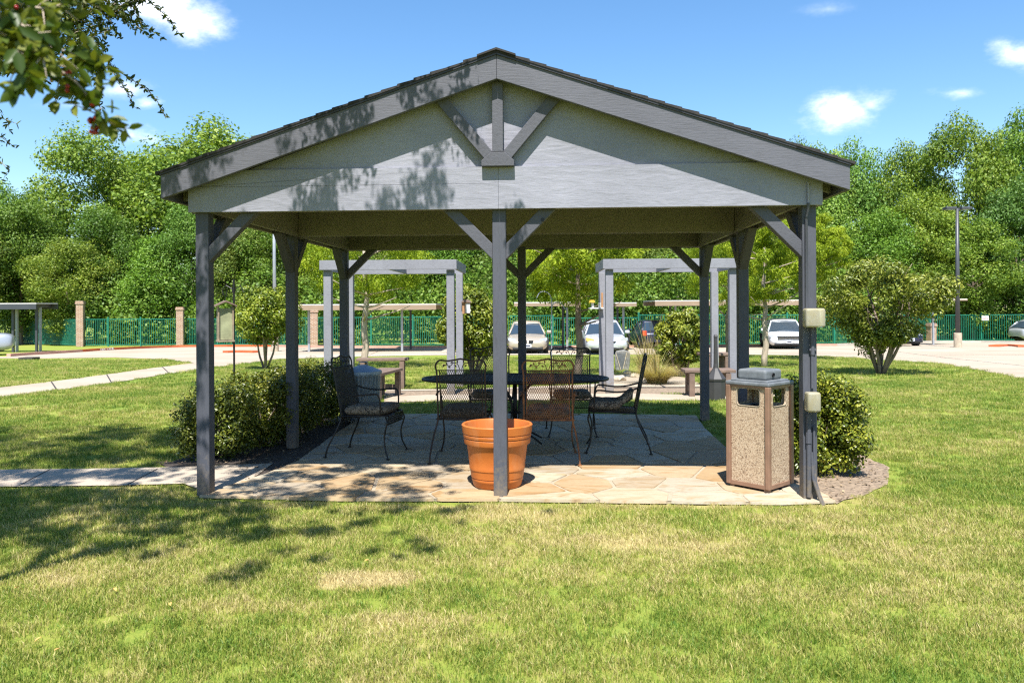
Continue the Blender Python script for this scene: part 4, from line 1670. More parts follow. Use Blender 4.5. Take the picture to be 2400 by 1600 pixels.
# pebble panel litter bin near the right front post
e = empty('litter_bin', (2.082, 6.575, .036), R(42), 'square litter bin with pebble panels and grey lid beside the right post', 'litter bin')
s2 = .19
zb_, zt_ = .02, .82
wo = .11    # half width of opening
z1, z2 = .66, .80
for k in range(4):
    Mx = Matrix.Rotation(k * PI / 2, 4, 'Z')
    mb = MB()
    t = .012
    yy = -s2 + .008
    parts = [((-s2 + .02, zb_), (s2 - .02, z1)), ((-s2 + .02, z1), (-wo, zt_)), ((wo, z1), (s2 - .02, zt_)), ((-wo, z2), (wo, zt_))]
    for (a, b) in parts:
        mb.prism([(a[0], a[1]), (b[0], a[1]), (b[0], b[1]), (a[0], b[1])], yy, yy + t)
    for sx in (-1, 1):
        for (zc_, sz) in ((z1, 1), (z2, -1)):
            mb.prism([(sx * wo, zc_), (sx * (wo - .03), zc_), (sx * (wo - .009), zc_ + sz * .009), (sx * wo, zc_ + sz * .03)], yy, yy + t)
    me = mb.mesh('pebble_panel')
    me.transform(Mx)
    link('pebble_panel', me, M['aggregate'], e)
    # pale rim of the opening
    mb = MB()
    pts = []
    for (cx_, cz_, a0) in ((wo - .025, z2 - .025, 0), (-wo + .025, z2 - .025, 90), (-wo + .025, z1 + .025, 180), (wo - .025, z1 + .025, 270)):
        for q in range(4):
            an = R(a0 + q * 30)
            pts.append((cx_ + .025 * math.cos(an), yy - .001, cz_ + .025 * math.sin(an)))
    mb.tube(pts, .004, 6, closed=True)
    me = mb.mesh('opening_rim'); me.transform(Mx)
    link('opening_rim', me, M['mortar'], e)
    me = MB().box((-s2 + .005, -s2 + .005, (zb_ + zt_) / 2), (.042, .042, zt_ - zb_ + .006)).mesh('corner_frame')
    me.transform(Mx)
    link('corner_frame', me, M['bronze'], e, bevel=.008)
    for me in (MB().box((0, -s2 + .006, zb_ + .012), (2 * s2 - .03, .022, .03)).mesh('rail'), MB().box((0, -s2 + .006, zt_ - .004), (2 * s2 - .03, .026, .018)).mesh('rail')):
        me.transform(Mx)
        link('rail', me, M['bronze'], e)
    me = MB().box((-s2 + .03, -s2 + .03, .0), (.04, .04, .05)).mesh('foot')
    me.transform(Mx)
    link('foot', me, M['bronze'], e)
MB().box((0, 0, zt_ + .018), (.415, .415, .03)).box((0, 0, zt_ + .038), (.35, .35, .016)).build('lid_rim', M['lid_gray'], e, bevel=.008)
lid = MB().box((0, 0, zt_ + .085), (.27, .27, .085)).build('lid_dome', M['lid_gray'], e)
bv = lid.modifiers.new('b', 'BEVEL'); bv.width = .022; bv.segments = 3
ho = MB().lathe([(0, .0), (.017, .0), (.017, .01)], 16).build('lid_hole', M['dark'], e)
ho.rotation_euler = (R(90), 0, 0); ho.location = (-.02, -.1365, zt_ + .085); ho.rotation_euler = (R(90), 0, 0)
MB().box((0, 0, .33), (.30, .30, .60)).build('liner', M['rubber'], e, bevel=.01)
MB().tube([(-.15, -.15, .64), (.15, -.15, .63), (.15, .15, .64), (-.15, .15, .635)], .008, 6, closed=True).build('bag_edge', M['lid_gray'], e)
e.scale = (.975, .975, 1.035)
# terracotta pot
e = MB()
prof = [(0, .0), (.205, .0), (.213, .012), (.222, .05), (.226, .055), (.228, .075), (.226, .08), (.232, .085), (.241, .15), (.246, .155), (.248, .18), (.246, .19), (.268, .365),
        (.272, .37), (.290, .375), (.294, .385), (.296, .42), (.290, .428), (.300, .434), (.303, .455), (.298, .462), (.306, .47), (.312, .515), (.314, .535), (.306, .543), (.290, .540),
        (.284, .53), (.270, .40), (.24, .15), (.22, .06), (0, .05)]
e.lathe(prof, 64)
pot = e.build('terracotta_pot', M['terracotta'], smooth='auto')
pot.location = (-.132, 6.64, .036)
pot.scale = (.96, .96, .965)
tag(pot, 'large empty orange terracotta pot behind the centre front post', 'flower pot')

# bird feeder on its pole
x, y = G(549, 925)
y = 12.0
q = P(548, 700, y)
e = empty('feeder_pole', (q.x, y, 0), 0, 'thin black shepherd pole beside the left hedge', 'pole')
ztop = P(548, 655, y).z
MB().tube([(0, 0, 0), (0, 0, ztop)], .016, 8).build('pole', M['iron'], e)
MB().tube([(0, 0, ztop - .25), (-.03, 0, ztop - .14), (-.12, 0, ztop - .09), (-.18, 0, ztop - .16), (-.16, 0, ztop - .24)], .008, 6).build('hook', M['iron'], e)
MB().tube([(0, 0, ztop - .25), (.03, 0, ztop - .14), (.10, 0, ztop - .09), (.15, 0, ztop - .2)], .008, 6).build('hook', M['iron'], e)
q = P(529, 760, y)
e2 = empty('bird_feeder', (q.x, y - .02, q.z), R(28), 'weathered wooden bird feeder hanging from the thin pole', 'bird feeder', )
zt = P(529, 718, y).z - q.z
zbm = P(529, 800, y).z - q.z
hh = zt - zbm
wv = .105
for s in (-1, 1):
    MB().box((s * wv, 0, (zt + zbm) / 2), (.02, .15, hh)).build('side_panel', M['wood_grey'], e2)
MB().box((0, 0, (zt + zbm) / 2), (2 * wv - .02, .09, hh - .06)).build('seed_tube', simple('window_reflection', (.36, .37, .22), .3, 0, .4, 6), e2)  # the pane's pale green reflection is put into its colour
MB().box((0, 0, zbm + .01), (2 * wv + .04, .20, .025)).build('floor_tray', M['wood_grey'], e2)
for s in (-1, 1):
    mbx = MB().prism([(0, zt + .07), (s * .16, zt - .005), (s * .16, zt + .015), (0, zt + .092)], -.12, .12)
    mbx.build('roof_panel', M['wood_brown'], e2)
MB().tube([(0, 0, zt + .09), (.03, 0, zt + .25)], .004, 5).build('hanger', M['iron'], e2)

# white shepherd hook behind the table
y = 17.5
e = empty('shepherd_hook', (P(1293, 800, y).x, y, tz(y)), 0, 'pale double shepherd hook left of the feathery tree trunk', 'garden hook')
zr = lambda u, v: (P(u, v, y) - Vector(e.location))
path = [zr(*p) for p in [(1293, 878), (1293, 720), (1292, 700), (1286, 688), (1275, 683), (1265, 686), (1259, 696), (1258, 700)]]
MB().tube(smooth_poly([tuple(p) for p in path], 4), .013, 6).build('hook', M['steel_light'], e, smooth=True)
path = [zr(*p) for p in [(1293, 722), (1297, 712), (1308, 709), (1318, 714), (1325, 725), (1330, 722)]]
MB().tube(smooth_poly([tuple(p) for p in path], 4), .012, 6).build('hook', M['steel_light'], e, smooth=True)

# little platform feeder and birdhouse
q = P(1397, 722, 15.3)
e = empty('platform_feeder', tuple(q), R(5), 'small white and yellow platform bird feeder on the right pergola post', 'bird feeder')
MB().box((0, 0, 0), (.26, .2, .025)).build('tray', M['white'], e)
for s in (-1, 1):
    MB().box((s * .07, 0, .06), (.04, .08, .10)).build('support', M['white'], e)
MB().prism([(-.13, .11), (-.03, .11), (-.05, .16), (-.11, .16)], -.08, .08).build('roof', M['yellow'], e)
MB().box((.12, 0, .15), (.035, .035, .30)).build('hanger', M['cedar'], e)
q = P(1093, 722, 15.5)
e = empty('birdhouse', tuple(q), R(-10), 'small cedar birdhouse on the left pergola rear post', 'birdhouse')
MB().box((0, 0, 0), (.13, .15, .22)).build('box', M['cedar'], e)
MB().prism([(-.09, .11), (.10, .11), (.02, .17), (-.02, .17)], -.11, .10).build('roof', M['wood_brown'], e)
MB().box((.05, -.08, 0), (.09, .01, .19)).build('front_panel', M['white'], e)

# standing stone
x, y = G(1458, 868)
ss_ = empty('standing_stone', (x, y, tz(y) - .02), R(-8), 'grey standing stone with a pale V shaped face beside the right pergola post', 'stone sculpture')
MB().prism([(-.17, 0), (.18, 0), (.22, .40), (.20, .52), (.05, .57), (-.16, .54), (-.20, .42)], -.11, .11).build('stone', M['rock'], ss_, bevel=.025)
MB().prism([(-.165, .50), (.125, .50), (.02, .03), (-.03, .03)], -.125, -.10).build('v_face', simple('polished_stone', (.13, .14, .15), .4, 0, .3, 14), ss_, bevel=.004)
MB().tube([(-.165, -.125, .50), (-.03, -.125, .03), (.02, -.125, .03), (.125, -.125, .50)], .012, 6).build('v_rim', M['tan_rock'], ss_)
rs = random.Random(4)
for k, (u, v, sz_) in enumerate([(1450, 892, .16), (1490, 884, .12), (1520, 895, .10), (1470, 876, .10), (1432, 882, .09), (1560, 893, .09)]):
    x, y = G(u, v)
    bm = bmesh.new()
    bmesh.ops.create_icosphere(bm, subdivisions=2, radius=sz_)
    for vv in bm.verts:
        vv.co *= 1 + rs.uniform(-.18, .18)
        vv.co.z *= .6
    me = bpy.data.meshes.new('rock'); bm.to_mesh(me); bm.free()
    o = link('rock', me, M['tan_rock'])
    o.location = (x, y, tz(y) + sz_ * .2)
    tag(o, ['largest tan rock at the foot of the standing stone', 'tan rock between standing stone and plume grass', 'small tan rock in front of the plume grass',
            'small tan rock right behind the standing stone', 'small tan rock left of the standing stone', 'small tan rock at the right foot of the plume grass'][k], 'rock', 'tan rocks in the gravel bed')


# dry leaf litter in the two beds
for poly, nlit, sd in ((BED_R, 900, 3), (BED_L, 1500, 4)):
    r_ = np.random.default_rng(sd)
    pa = np.array(poly)
    x = r_.uniform(pa[:, 0].min(), pa[:, 0].max(), nlit * 3); y = r_.uniform(pa[:, 1].min(), pa[:, 1].max(), nlit * 3)
    k_ = inpoly(x, y, poly)
    x, y = x[k_][:nlit], y[k_][:nlit]
    n_ = len(x)
    Ls = r_.uniform(.015, .045, n_)
    me = leaf_mesh('leaf_litter', np.stack([x, y, .014 + r_.uniform(0, .012, n_)], 1), sph(n_) * .35 + np.array([0, 0, 1]), Ls, Ls * .45, r_.random(n_), shape='diamond', fold=.05)
    o = link('leaf_litter', me, M['litter'])
    tag(o, 'dry brown leaf litter in the %s' % ('bed at the right front post' if sd == 3 else 'dark bed under the left shrubs'), 'leaf litter', kind='stuff')


# ---------------------------------------------------------------- iron chairs and table
def diamond_mesh(mb, x0, x1, z0, z1, yfun, sp=.0215, r=.0019):
    """expanded metal: two families of slanted strands clipped to the rectangle; each strand a thin ribbon prism"""
    k = 1.9          # slope of the diamonds
    for sgn in (-1, 1):
        c0, c1 = (x0 - (z1 if sgn > 0 else -z0) / k, x1 - (z0 if sgn > 0 else -z1) / k)
        n = int((c1 - c0) / sp)
        for i in range(n + 1):
            c = c0 + i * sp
            # x = c + sgn*z/k
            pts = []
            za, zb2 = z0, z1
            xa, xb2 = c + sgn * za / k, c + sgn * zb2 / k
            if sgn > 0:
                if xa < x0: za = (x0 - c) * k; xa = x0
                if xb2 > x1: zb2 = (x1 - c) * k; xb2 = x1
            else:
                if xa > x1: za = (c - x1) * k; xa = x1
                if xb2 < x0: zb2 = (c - x0) * k; xb2 = x0
            if zb2 - za < .01: continue
            mb.bar((xa, yfun(za), za), (xb2, yfun(zb2), zb2), r * 2.2, r * 2, up=(0, 1, .2))


def chair_back_y(z):
    return -.235 - (z - .40) * .20


def iron_chair(loc, rz, frame, panel, label, cush='flat'):
    """chair facing +y in its own frame"""
    loc = (loc[0] * .968, loc[1] * .968, loc[2])
    e = empty('iron_chair', loc, rz, label, 'chair', 'iron chairs round the oval table')
    e.scale = (1.0, 1.0, 1.025)
    zs = .40
    bw = .235
    top = .95
    yb = chair_back_y
    r = .0085
    # back frame hoop
    pts = [(-bw, yb(.40), .40), (-bw, yb(.6), .6), (-bw, yb(.84), .84), (-bw - .01, yb(.92), .92), (-bw + .03, yb(.97), .97), (-.12, yb(.965), .965), (0, yb(.985), .985)]
    hoop = smooth_poly(pts, 4)
    hoop = hoop + [(-x, y, z) for x, y, z in reversed(hoop[:-1])]
    MB().tube(hoop, r, 8).build('back_frame', frame, e, smooth=True)
    mb = MB()
    mb.tube([(-bw + .028, yb(.41), .41), (-bw + .028, yb(.875), .875), (bw - .028, yb(.875), .875), (bw - .028, yb(.41), .41)], .007, 6)
    mb.tube([(-bw, yb(.875), .875), (bw, yb(.875), .875)], .006, 6)
    mb.build('inner_frame', frame, e)
    # vine scroll in the crest
    mb = MB()
    for s in (-1, 1):
        mb.tube(smooth_poly([(s * .01, yb(.88), .885), (s * .03, yb(.93), .935), (s * .07, yb(.94), .945), (s * .10, yb(.92), .918), (s * .15, yb(.92), .925), (s * .175, yb(.91), .905)], 3), .0042, 5)
        for (cx_, cz_, an) in ((.05, .918, 40), (.085, .95, -20), (.11, .905, 20), (.135, .94, 60), (.165, .925, -30), (.03, .958, 80)):
            q = Vector((s * cx_, yb(cz_), cz_))
            d = Vector((s * math.cos(R(an)), 0, math.sin(R(an)))) * .017
            w_ = Vector((-d.z, 0, d.x)) * .5
            n3_ = Vector((0, .003, 0))
            mb.add([q - d - n3_, q + w_ - n3_, q + d - n3_, q - w_ - n3_, q - d + n3_, q + w_ + n3_, q + d + n3_, q - w_ + n3_],
                   [(0, 1, 2, 3), (7, 6, 5, 4), (0, 4, 5, 1), (1, 5, 6, 2), (2, 6, 7, 3), (3, 7, 4, 0)])
    mb.build('leaf_scroll', frame, e)
    mb = MB()
    diamond_mesh(mb, -bw + .03, bw - .03, .41, .872, lambda z: yb(z))
    o_ = mb.build('back_mesh', panel, e)
    o_['kind'] = 'stuff'
    # seat
    sw = .25
    mb = MB()
    mb.tube([(-sw, -.235, zs), (-sw, .22, zs + .015), (-sw + .04, .25, zs + .012), (sw - .04, .25, zs + .012), (sw, .22, zs + .015), (sw, -.235, zs)], .0085, 8, closed=True)
    mb.build('seat_frame', frame, e, smooth=True)
    mb = MB()
    n = 30
    for i in range(n + 1):
        xx = -sw + 2 * sw * i / n
        mb.bar((xx, -.235, zs + .003), (min(sw, max(-sw, xx + .0)), .245, zs + .012), .004, .002)
    for i in range(18):
        yy = -.22 + .46 * i / 17
        mb.bar((-sw, yy, zs + .006), (sw, yy, zs + .006), .004, .002)
    # apron under the front edge
    o_ = mb.build('seat_mesh', panel, e)
    o_['kind'] = 'stuff'
    mb = MB()
    diamond_mesh(mb, -sw + .03, sw - .03, .325, .40, lambda z: .25)
    mb.tube([(-sw + .02, .25, .325), (sw - .02, .25, .325)], .005, 6)
    o_ = mb.build('front_apron', frame, e)
    # legs
    for s in (-1, 1):
        rear = smooth_poly([(s * bw, yb(.46), .46), (s * (bw + .005), -.24, .38), (s * (bw + .035), -.28, .26), (s * (bw + .06), -.36, .10), (s * (bw + .065), -.385, .006)], 4)
        MB().tube(rear, .0085, 8).tube([(rear[-1][0], rear[-1][1], .008), (rear[-1][0], rear[-1][1], 0)], .020, 10).build('leg', frame, e, smooth='auto')
        frontl = smooth_poly([(s * (sw - .02), .235, .40), (s * (sw + .005), .255, .34), (s * (sw - .01), .225, .22), (s * (sw + .0), .235, .10), (s * (sw + .03), .275, .006)], 4)
        MB().tube(frontl, .0085, 8).tube([(frontl[-1][0], frontl[-1][1], .008), (frontl[-1][0], frontl[-1][1], 0)], .020, 10).build('leg', frame, e, smooth='auto')
        arm = smooth_poly([(s * bw, yb(.66), .66), (s * (bw + .03), -.16, .625), (s * (bw + .045), -.02, .615), (s * (bw + .045), .13, .63), (s * (bw + .035), .175, .61), (s * (sw + .01), .19, .52), (s * sw, .18, .41)], 4)
        MB().tube(arm, .0085, 8).build('armrest', frame, e, smooth=True)
    # cushion: soft pillow grid
    nx, ny = 14, 14
    mb = MB()
    rc = random.Random(int(loc[0] * 100) + 7)
    ph = rc.uniform(0, 6)

    def csurf(i, j, side):
        a_, b_ = i / nx * 2 - 1, j / ny * 2 - 1
        x_ = a_ * .225; y_ = b_ * .235
        edge = (1 - abs(a_) ** 6) * (1 - abs(b_) ** 6)
        th = .048 * max(edge, 0) ** .35
        lump = .006 * math.sin(a_ * 5 + ph) * math.cos(b_ * 4 - ph) + .004 * math.sin(a_ * 11 + b_ * 7)
        if cush == 'flat':
            z_ = zs + .058 + lump * .6
            z_ += .006 * b_
        else:      # slipped: rises up the backrest, one corner hanging
            lift = max(0, -b_ - .2)
            z_ = zs + .068 + lump + lift * .19 - max(0, a_) * lift * .17
            y_ = b_ * .25 - .0 + lift * .04
        return (x_, y_, z_ + side * th)
    for side in (1, -1):
        b0 = len(mb.v)
        for i in range(nx + 1):
            for j in range(ny + 1):
                mb.v.append(csurf(i, j, side))
        for i in range(nx):
            for j in range(ny):
                q_ = b0 + i * (ny + 1) + j
                mb.f.append((q_, q_ + 1, q_ + ny + 2, q_ + ny + 1))
    mm = mb.mesh('cushion')
    bm = bmesh.new(); bm.from_mesh(mm)
    bmesh.ops.remove_doubles(bm, verts=bm.verts, dist=.0005)
    bmesh.ops.recalc_face_normals(bm, faces=bm.faces)
    bm.to_mesh(mm); bm.free()
    link('cushion', mm, M['cushion'], e, smooth=True)
    return e


FZ = .036
iron_chair((-1.50, 8.36, FZ), R(-102), M['iron'], M['iron'], 'black iron chair left of the table seen side on')
iron_chair((-.50, 8.17, FZ), R(-3), M['iron_worn'], M['iron'], 'dark iron chair with its back to the camera left of the centre post')
iron_chair((.37, 8.08, FZ), R(-3), M['rust'], M['rust'], 'rusty brown iron chair with its back to the camera right of the centre post')
iron_chair((1.10, 8.58, FZ), R(83), M['iron'], M['iron'], 'black iron chair right of the table with its cushion slipped up the back', 'slip')
iron_chair((.73, 9.62, FZ), R(178), M['iron'], M['iron'], 'black iron chair behind the right half of the table facing the camera')
iron_chair((-.27, 9.68, FZ), R(183), M['iron'], M['iron'], 'black iron chair behind the table partly hidden by the centre post')

tb = empty('oval_table', (.03, 8.76, FZ), R(-2), 'long oval black metal mesh patio table on a pedestal', 'table')
a_, b_ = 1.035, .52
seg = 72


def oval(k, s=1, z=0, dr=0):
    t = 2 * PI * k / seg
    return ((a_ + dr) * math.cos(t), (b_ + dr) * math.sin(t), z)


MB().tube([oval(k, z=.705) for k in range(seg)], .018, 8, closed=True).build('rim', M['iron'], tb, smooth=True)
mb = MB()
top = [oval(k, z=.712, dr=-.01) for k in range(seg)]
bot = [oval(k, z=.706, dr=-.01) for k in range(seg)]
mb.add(top + bot, [tuple(range(seg)), tuple(range(2 * seg - 1, seg - 1, -1))])
topo = mb.build('table_top', M['iron'], tb)
mb = MB()
for k in range(34):
    x_ = -a_ + .05 + (2 * a_ - .1) * k / 33
    w_ = b_ * math.sqrt(max(0, 1 - (x_ / a_) ** 2)) - .02
    if w_ > .03: mb.bar((x_, -w_, .7135), (x_, w_, .7135), .004, .003)
for k in range(20):
    y_ = -b_ + .04 + (2 * b_ - .08) * k / 19
    w_ = a_ * math.sqrt(max(0, 1 - (y_ / b_) ** 2)) - .02
    if w_ > .03: mb.bar((-w_, y_, .7137), (w_, y_, .7137), .004, .003)
o = mb.build('top_mesh', simple('worn_iron_mesh', (.05, .052, .055), .5, .3), tb); o['kind'] = 'stuff'
for s in (-1, 1):
    for ph_ in (45, 135, 225, 315):
        c_, s_ = math.cos(R(ph_)), math.sin(R(ph_))
        lg = smooth_poly([(s * .0 + c_ * .33, s_ * .24, .70), (s * 0 + c_ * .10, s_ * .07, .52), (c_ * .055, s_ * .05, .32), (c_ * .12, s_ * .1, .16), (c_ * .42, s_ * .30, .01)], 4)
        if s > 0: MB().tube(lg, .011, 8).build('leg', M['iron'], tb, smooth=True)
MB().tube([(0, 0, .12), (0, 0, .70)], .024, 10).build('pedestal', M['iron'], tb, smooth=True)
MB().tube([(math.cos(t) * .075, math.sin(t) * .065, .33) for t in [2 * PI * k / 20 for k in range(20)]], .008, 6, closed=True).build('ring', M['iron'], tb)


# ---------------------------------------------------------------- garden trees and shrubs
def shrub_tree(x, y, rx, z0, z1, label, n=9000, L=.055, mat='shrub', stems=6, spread=.35, tint=(1, 1, 1), name='shrub_tree', npf=60, prs=.24, base_r=.035, shape='round',
               wr=.45, seed=1, cat='shrub', group=None, barkm='bark'):
    zg = tz(y)
    e = empty(name, (x, y, zg), 0, label, cat, group)
    pf = crown_puffs(npf, rx * .86, rx * .86, (z1 - z0) - rx * prs, z0 - zg + rx * prs * .5, rx * prs, shape, seed)
    me = make_crown('crown', pf, n, L, wr, up=.4, jitter=.8, inner=.4, shape='leaf', fold=.10)
    c = link('crown', me, M[mat], e)
    c.color = (*tint, 1)
    rs = random.Random(seed)
    mb = MB()
    for k in range(stems):
        an = 2 * PI * k / stems + rs.uniform(-.3, .3)
        tx, ty_ = math.cos(an) * rx * spread * rs.uniform(.8, 1.6), math.sin(an) * rx * spread * rs.uniform(.8, 1.6)
        zt_ = z0 - zg + (z1 - z0) * rs.uniform(.35, .7)
        pts = limb(mb, (math.cos(an) * .04, math.sin(an) * .04, -.03), (tx, ty_, zt_), base_r, base_r * .35, .1, 7, 7, rs)
        for _ in range(3):
            q = pts[rs.randint(3, 6)]
            limb(mb, q, (q.x + rs.uniform(-.4, .4) * rx, q.y + rs.uniform(-.4, .4) * rx, q.z + rs.uniform(.1, .5) * rx), base_r * .4, base_r * .15, .1, 5, 4, rs)
    mb.build('stems', M[barkm], e, smooth=True)
    return e


x, y = G(2063, 878)
sc = y / F
shrub_tree(x, y, 155 * sc, EYE - (830 - 713) * sc, EYE + (713 - 590) * sc, 'large round multi stemmed shrub tree on the right lawn', 23000, .082, npf=85, prs=.19, base_r=.045, seed=3, stems=8,
           tint=(1.05, 1.0, .95), shape='vase', wr=.4, cat='tree')
x, y = G(622, 866)
sc = y / F
shrub_tree(x, y, 84 * sc, EYE - (815 - 721) * sc, EYE + (721 - 662) * sc, 'young round shrub tree behind the wooden bird feeder', 13000, .085, npf=60, prs=.27, seed=4, stems=6, tint=(1.1, 1.12, .8), cat='tree')
x, y = G(1118, 880)
sc = y / F
shrub_tree(x - .08, y, 98 * sc, EYE - (850 - 718) * sc, EYE + (718 - 665) * sc, 'leafy shrub tree beyond the table left of the centre post', 14000, .085, npf=60, prs=.27, seed=5, stems=8, tint=(1.1, 1.05, .8), cat='tree')
x, y = G(1600, 882)
sc = y / F
shrub_tree(x, y, 62 * sc, EYE - (870 - 716) * sc, EYE + (716 - 728) * sc + .1, 'loose leafy shrub between the plume grass and the right rear post', 9000, .085, npf=50, prs=.28, seed=6, stems=7, tint=(1.05, 1.0, .8))


def feather_tree(u, v, hwpx, vtop, vlow, label, seed, r=.11, barkm='bark_pale', trunk_top=None):
    x, y = G(u, v)
    sc = y / F
    zg = tz(y)
    rx = hwpx * sc
    z0 = EYE - (vlow - CY) * sc
    z1 = EYE + (CY - vtop) * sc
    e = empty('feathery_tree', (x, y, zg), 0, label, 'tree', 'young feathery trees beyond the pavilion')
    pf = crown_puffs(95, rx * .9, rx * .9, (z1 - z0) * .92, z0 - zg + .1, rx * .16, 'round', seed)
    me = make_crown('crown', pf, 26000, .10, .26, up=.3, jitter=.8, inner=.4, fold=.05, tan=(0, 0, -1.0))
    c = link('crown', me, M['feather'], e)
    c.color = (1, 1, 1, 1)
    mb = MB()
    rs = random.Random(seed)
    pts = limb(mb, (0, 0, -.05), (rs.uniform(-.05, .05), 0, (z0 - zg) + (z1 - z0) * .6), r, r * .35, .02, 10, 10, rs)
    for k in range(14):
        q = pts[rs.randint(4, 9)]
        an = rs.uniform(0, 2 * PI)
        limb(mb, q, (q.x + math.cos(an) * rx * .7, q.y + math.sin(an) * rx * .7, q.z + rs.uniform(.1, .6)), r * .3, r * .08, .1, 5, 5, rs)
    mb.build('trunk', M[barkm], e, smooth=True)
    return e


feather_tree(856, 864, 165, 480, 712, 'feathery yellow green tree with a pale trunk beyond the left pergola', 11)
feather_tree(1357, 886, 165, 470, 722, 'feathery bright green tree with brown trunk in front of the silver sedan', 12, .10, 'bark')
feather_tree(1793, 862, 125, 490, 722, 'feathery yellow tree with slim trunk between the right posts', 13, .09, 'bark_pale')
feather_tree(1706, 838, 120, 520, 735, 'feathery tree with a thin dark trunk behind the right pergola', 14, .09, 'bark')
feather_tree(1905, 845, 95, 500, 690, 'feathery yellow tree just right of the right front post', 15, .08, 'bark')


def hedge_bush(x, y, rx, ry, h, label, n, seed, tint=(1, 1, 1), L=.030, group='clipped shrubs beside the patio', zlow=.02):
    e = empty('clipped_shrub', (x, y, 0), 0, label, 'shrub', group)
    r_ = np.random.default_rng(seed)
    pf = []
    while len(pf) < 170:
        d = r_.normal(size=3); d /= np.linalg.norm(d)
        # squarish body
        d = np.sign(d) * np.abs(d) ** .65
        k = r_.uniform(.6, 1)
        s = r_.uniform(.085, .14)
        z = h * .5 + d[2] * k * (h * .5 - .05)
        if z < .07: z = r_.uniform(.07, .25)
        pf.append((d[0] * k * (rx - .07), d[1] * k * (ry - .07), z, s, s, s))
    me = make_crown('foliage', pf, n, L, .55, up=.4, jitter=.8, inner=.35, shape='leaf', fold=.1)
    c = link('foliage', me, M['hedge'], e)
    c.color = (*tint, 1)
    mb = MB()
    rs = random.Random(seed)
    for k in range(10):
        an = rs.uniform(0, 6.28)
        limb(mb, (rs.uniform(-.1, .1), rs.uniform(-.1, .1), -.02), (math.cos(an) * rx * .7, math.sin(an) * ry * .7, h * rs.uniform(.5, .85)), .012, .004, .1, 5, 5, rs)
    # a few wild shoots above the clipped surface
    mb.build('stems', M['bark_dark'], e, smooth=True)
    return e


hedge_bush(2.83, 7.30, .44, .48, .90, 'rounded clipped shrub in the mulch bed behind the right front post', 34000, 21, (1.5, 1.42, 1.1))
q = pw(-2.95, 1.65)
hedge_bush(q[0] - .10, q[1] + .0, .44, .46, .80, 'loose clipped shrub nearest the left front post', 17000, 22)
q = pw(-2.85, 2.3)
hedge_bush(q[0], q[1] + .05, .48, .46, .86, 'second clipped shrub along the left of the patio', 17000, 23, (1.08, 1, .8))
q = pw(-2.78, 3.1)
hedge_bush(q[0], q[1], .48, .5, .88, 'third clipped shrub beside the middle left post', 15000, 24, (1.1, 1.03, .8))
q = pw(-2.72, 3.9)
hedge_bush(q[0], q[1], .46, .48, .90, 'rear clipped shrub beside the galvanised bin', 13000, 25, (1.1, 1.03, .8))


# plume grass clumps
def blades(name, n, rad, h, lean, w, seed, plumes=0):
    r_ = np.random.default_rng(seed)
    mb = MB()
    rn = []
    V = []
    Fc = []
    for i in range(n):
        an = r_.uniform(0, 2 * PI)
        r0 = rad * math.sqrt(r_.random()) * .85
        bx, by = math.cos(an) * r0, math.sin(an) * r0
        L_ = h * r_.uniform(.6, 1.15)
        ln = lean * r_.uniform(.3, 1.2)
        da = an + r_.normal() * .4
        pts = []
        for k in range(5):
            t = k / 4
            rr_ = ln * t * t * L_
            pts.append((bx + math.cos(da) * rr_, by + math.sin(da) * rr_, L_ * (t - .35 * ln * t * t)))
        sx_, sy_ = -math.sin(da + r_.normal() * .6), math.cos(da + r_.normal() * .6)
        b0 = len(V)
        for k, p in enumerate(pts):
            ww = w * (1 - k / 4 * .85)
            V.append((p[0] - sx_ * ww, p[1] - sy_ * ww, p[2])); V.append((p[0] + sx_ * ww, p[1] + sy_ * ww, p[2]))
        c_ = r_.random()
        for k in range(4):
            Fc.append((b0 + 2 * k, b0 + 2 * k + 1, b0 + 2 * k + 3, b0 + 2 * k + 2)); rn.append(c_)
    me = bpy.data.meshes.new(name)
    me.from_pydata(V, [], Fc)
    at = me.attributes.new('rnd', 'FLOAT', 'FACE')
    at.data.foreach_set('value', np.array(rn, np.float32))
    return me


x, y = G(1540, 900)
e = empty('plume_grass', (x, y, tz(y)), 0, 'golden ornamental grass clump beside the right pergola', 'ornamental grass')
link('blades', blades('blades', 2600, .22, .50, 1.35, .0035, 1), M['straw'], e)
o = link('plumes', blades('plumes', 45, .2, 1.05, .6, .005, 2), M['straw'], e)
x, y = G(1520, 872)
e = empty('plume_grass', (x, y, tz(y)), 0, 'taller thin plume grass behind the golden clump', 'ornamental grass')
link('blades', blades('blades', 500, .3, .8, .9, .004, 3), M['straw'], e)
link('plumes', blades('plumes', 60, .3, 1.45, .5, .008, 4), M['straw'], e)

# ---------------------------------------------------------------- the holly trees that shade the lawn (crowns stand above and left of the view)
kx, ky = LD.x / -LD.z, LD.y / -LD.z           # shadow shift per metre of height


def in_view(x, y, z, m=0.0):
    if y < .2: return False
    u, v = x / y, (z - EYE) / y
    return abs(u) < .66 + m and -.5 < v < .394 + m


def shade_density(X, Y):
    """0..1 how leafy the crown is over ground point X,Y (where its shadow falls)"""
    # lawn in front of the patio
    d = 0
    if X < .4 and 4.45 < Y < 10.3:
        edge = .2 - (X + 5) * .06
        right = 1 / (1 + math.exp((X + (.62 if Y > 6.4 else .45)) * 3.6))
        nearY = 4.85 + .10 * (X + 3) * (1 if X > -3 else .4)
        near = 1 / (1 + math.exp(-(Y - nearY) * 3.2))
        if 7.25 < Y < 8.1: near *= 1.7
        far = 1 / (1 + math.exp((Y - (8.15 if X > -3.2 else 10.0)) * 6))
        d = (.10 + .90 * right) * near * far
        if X > -.35: d *= .35
    return d


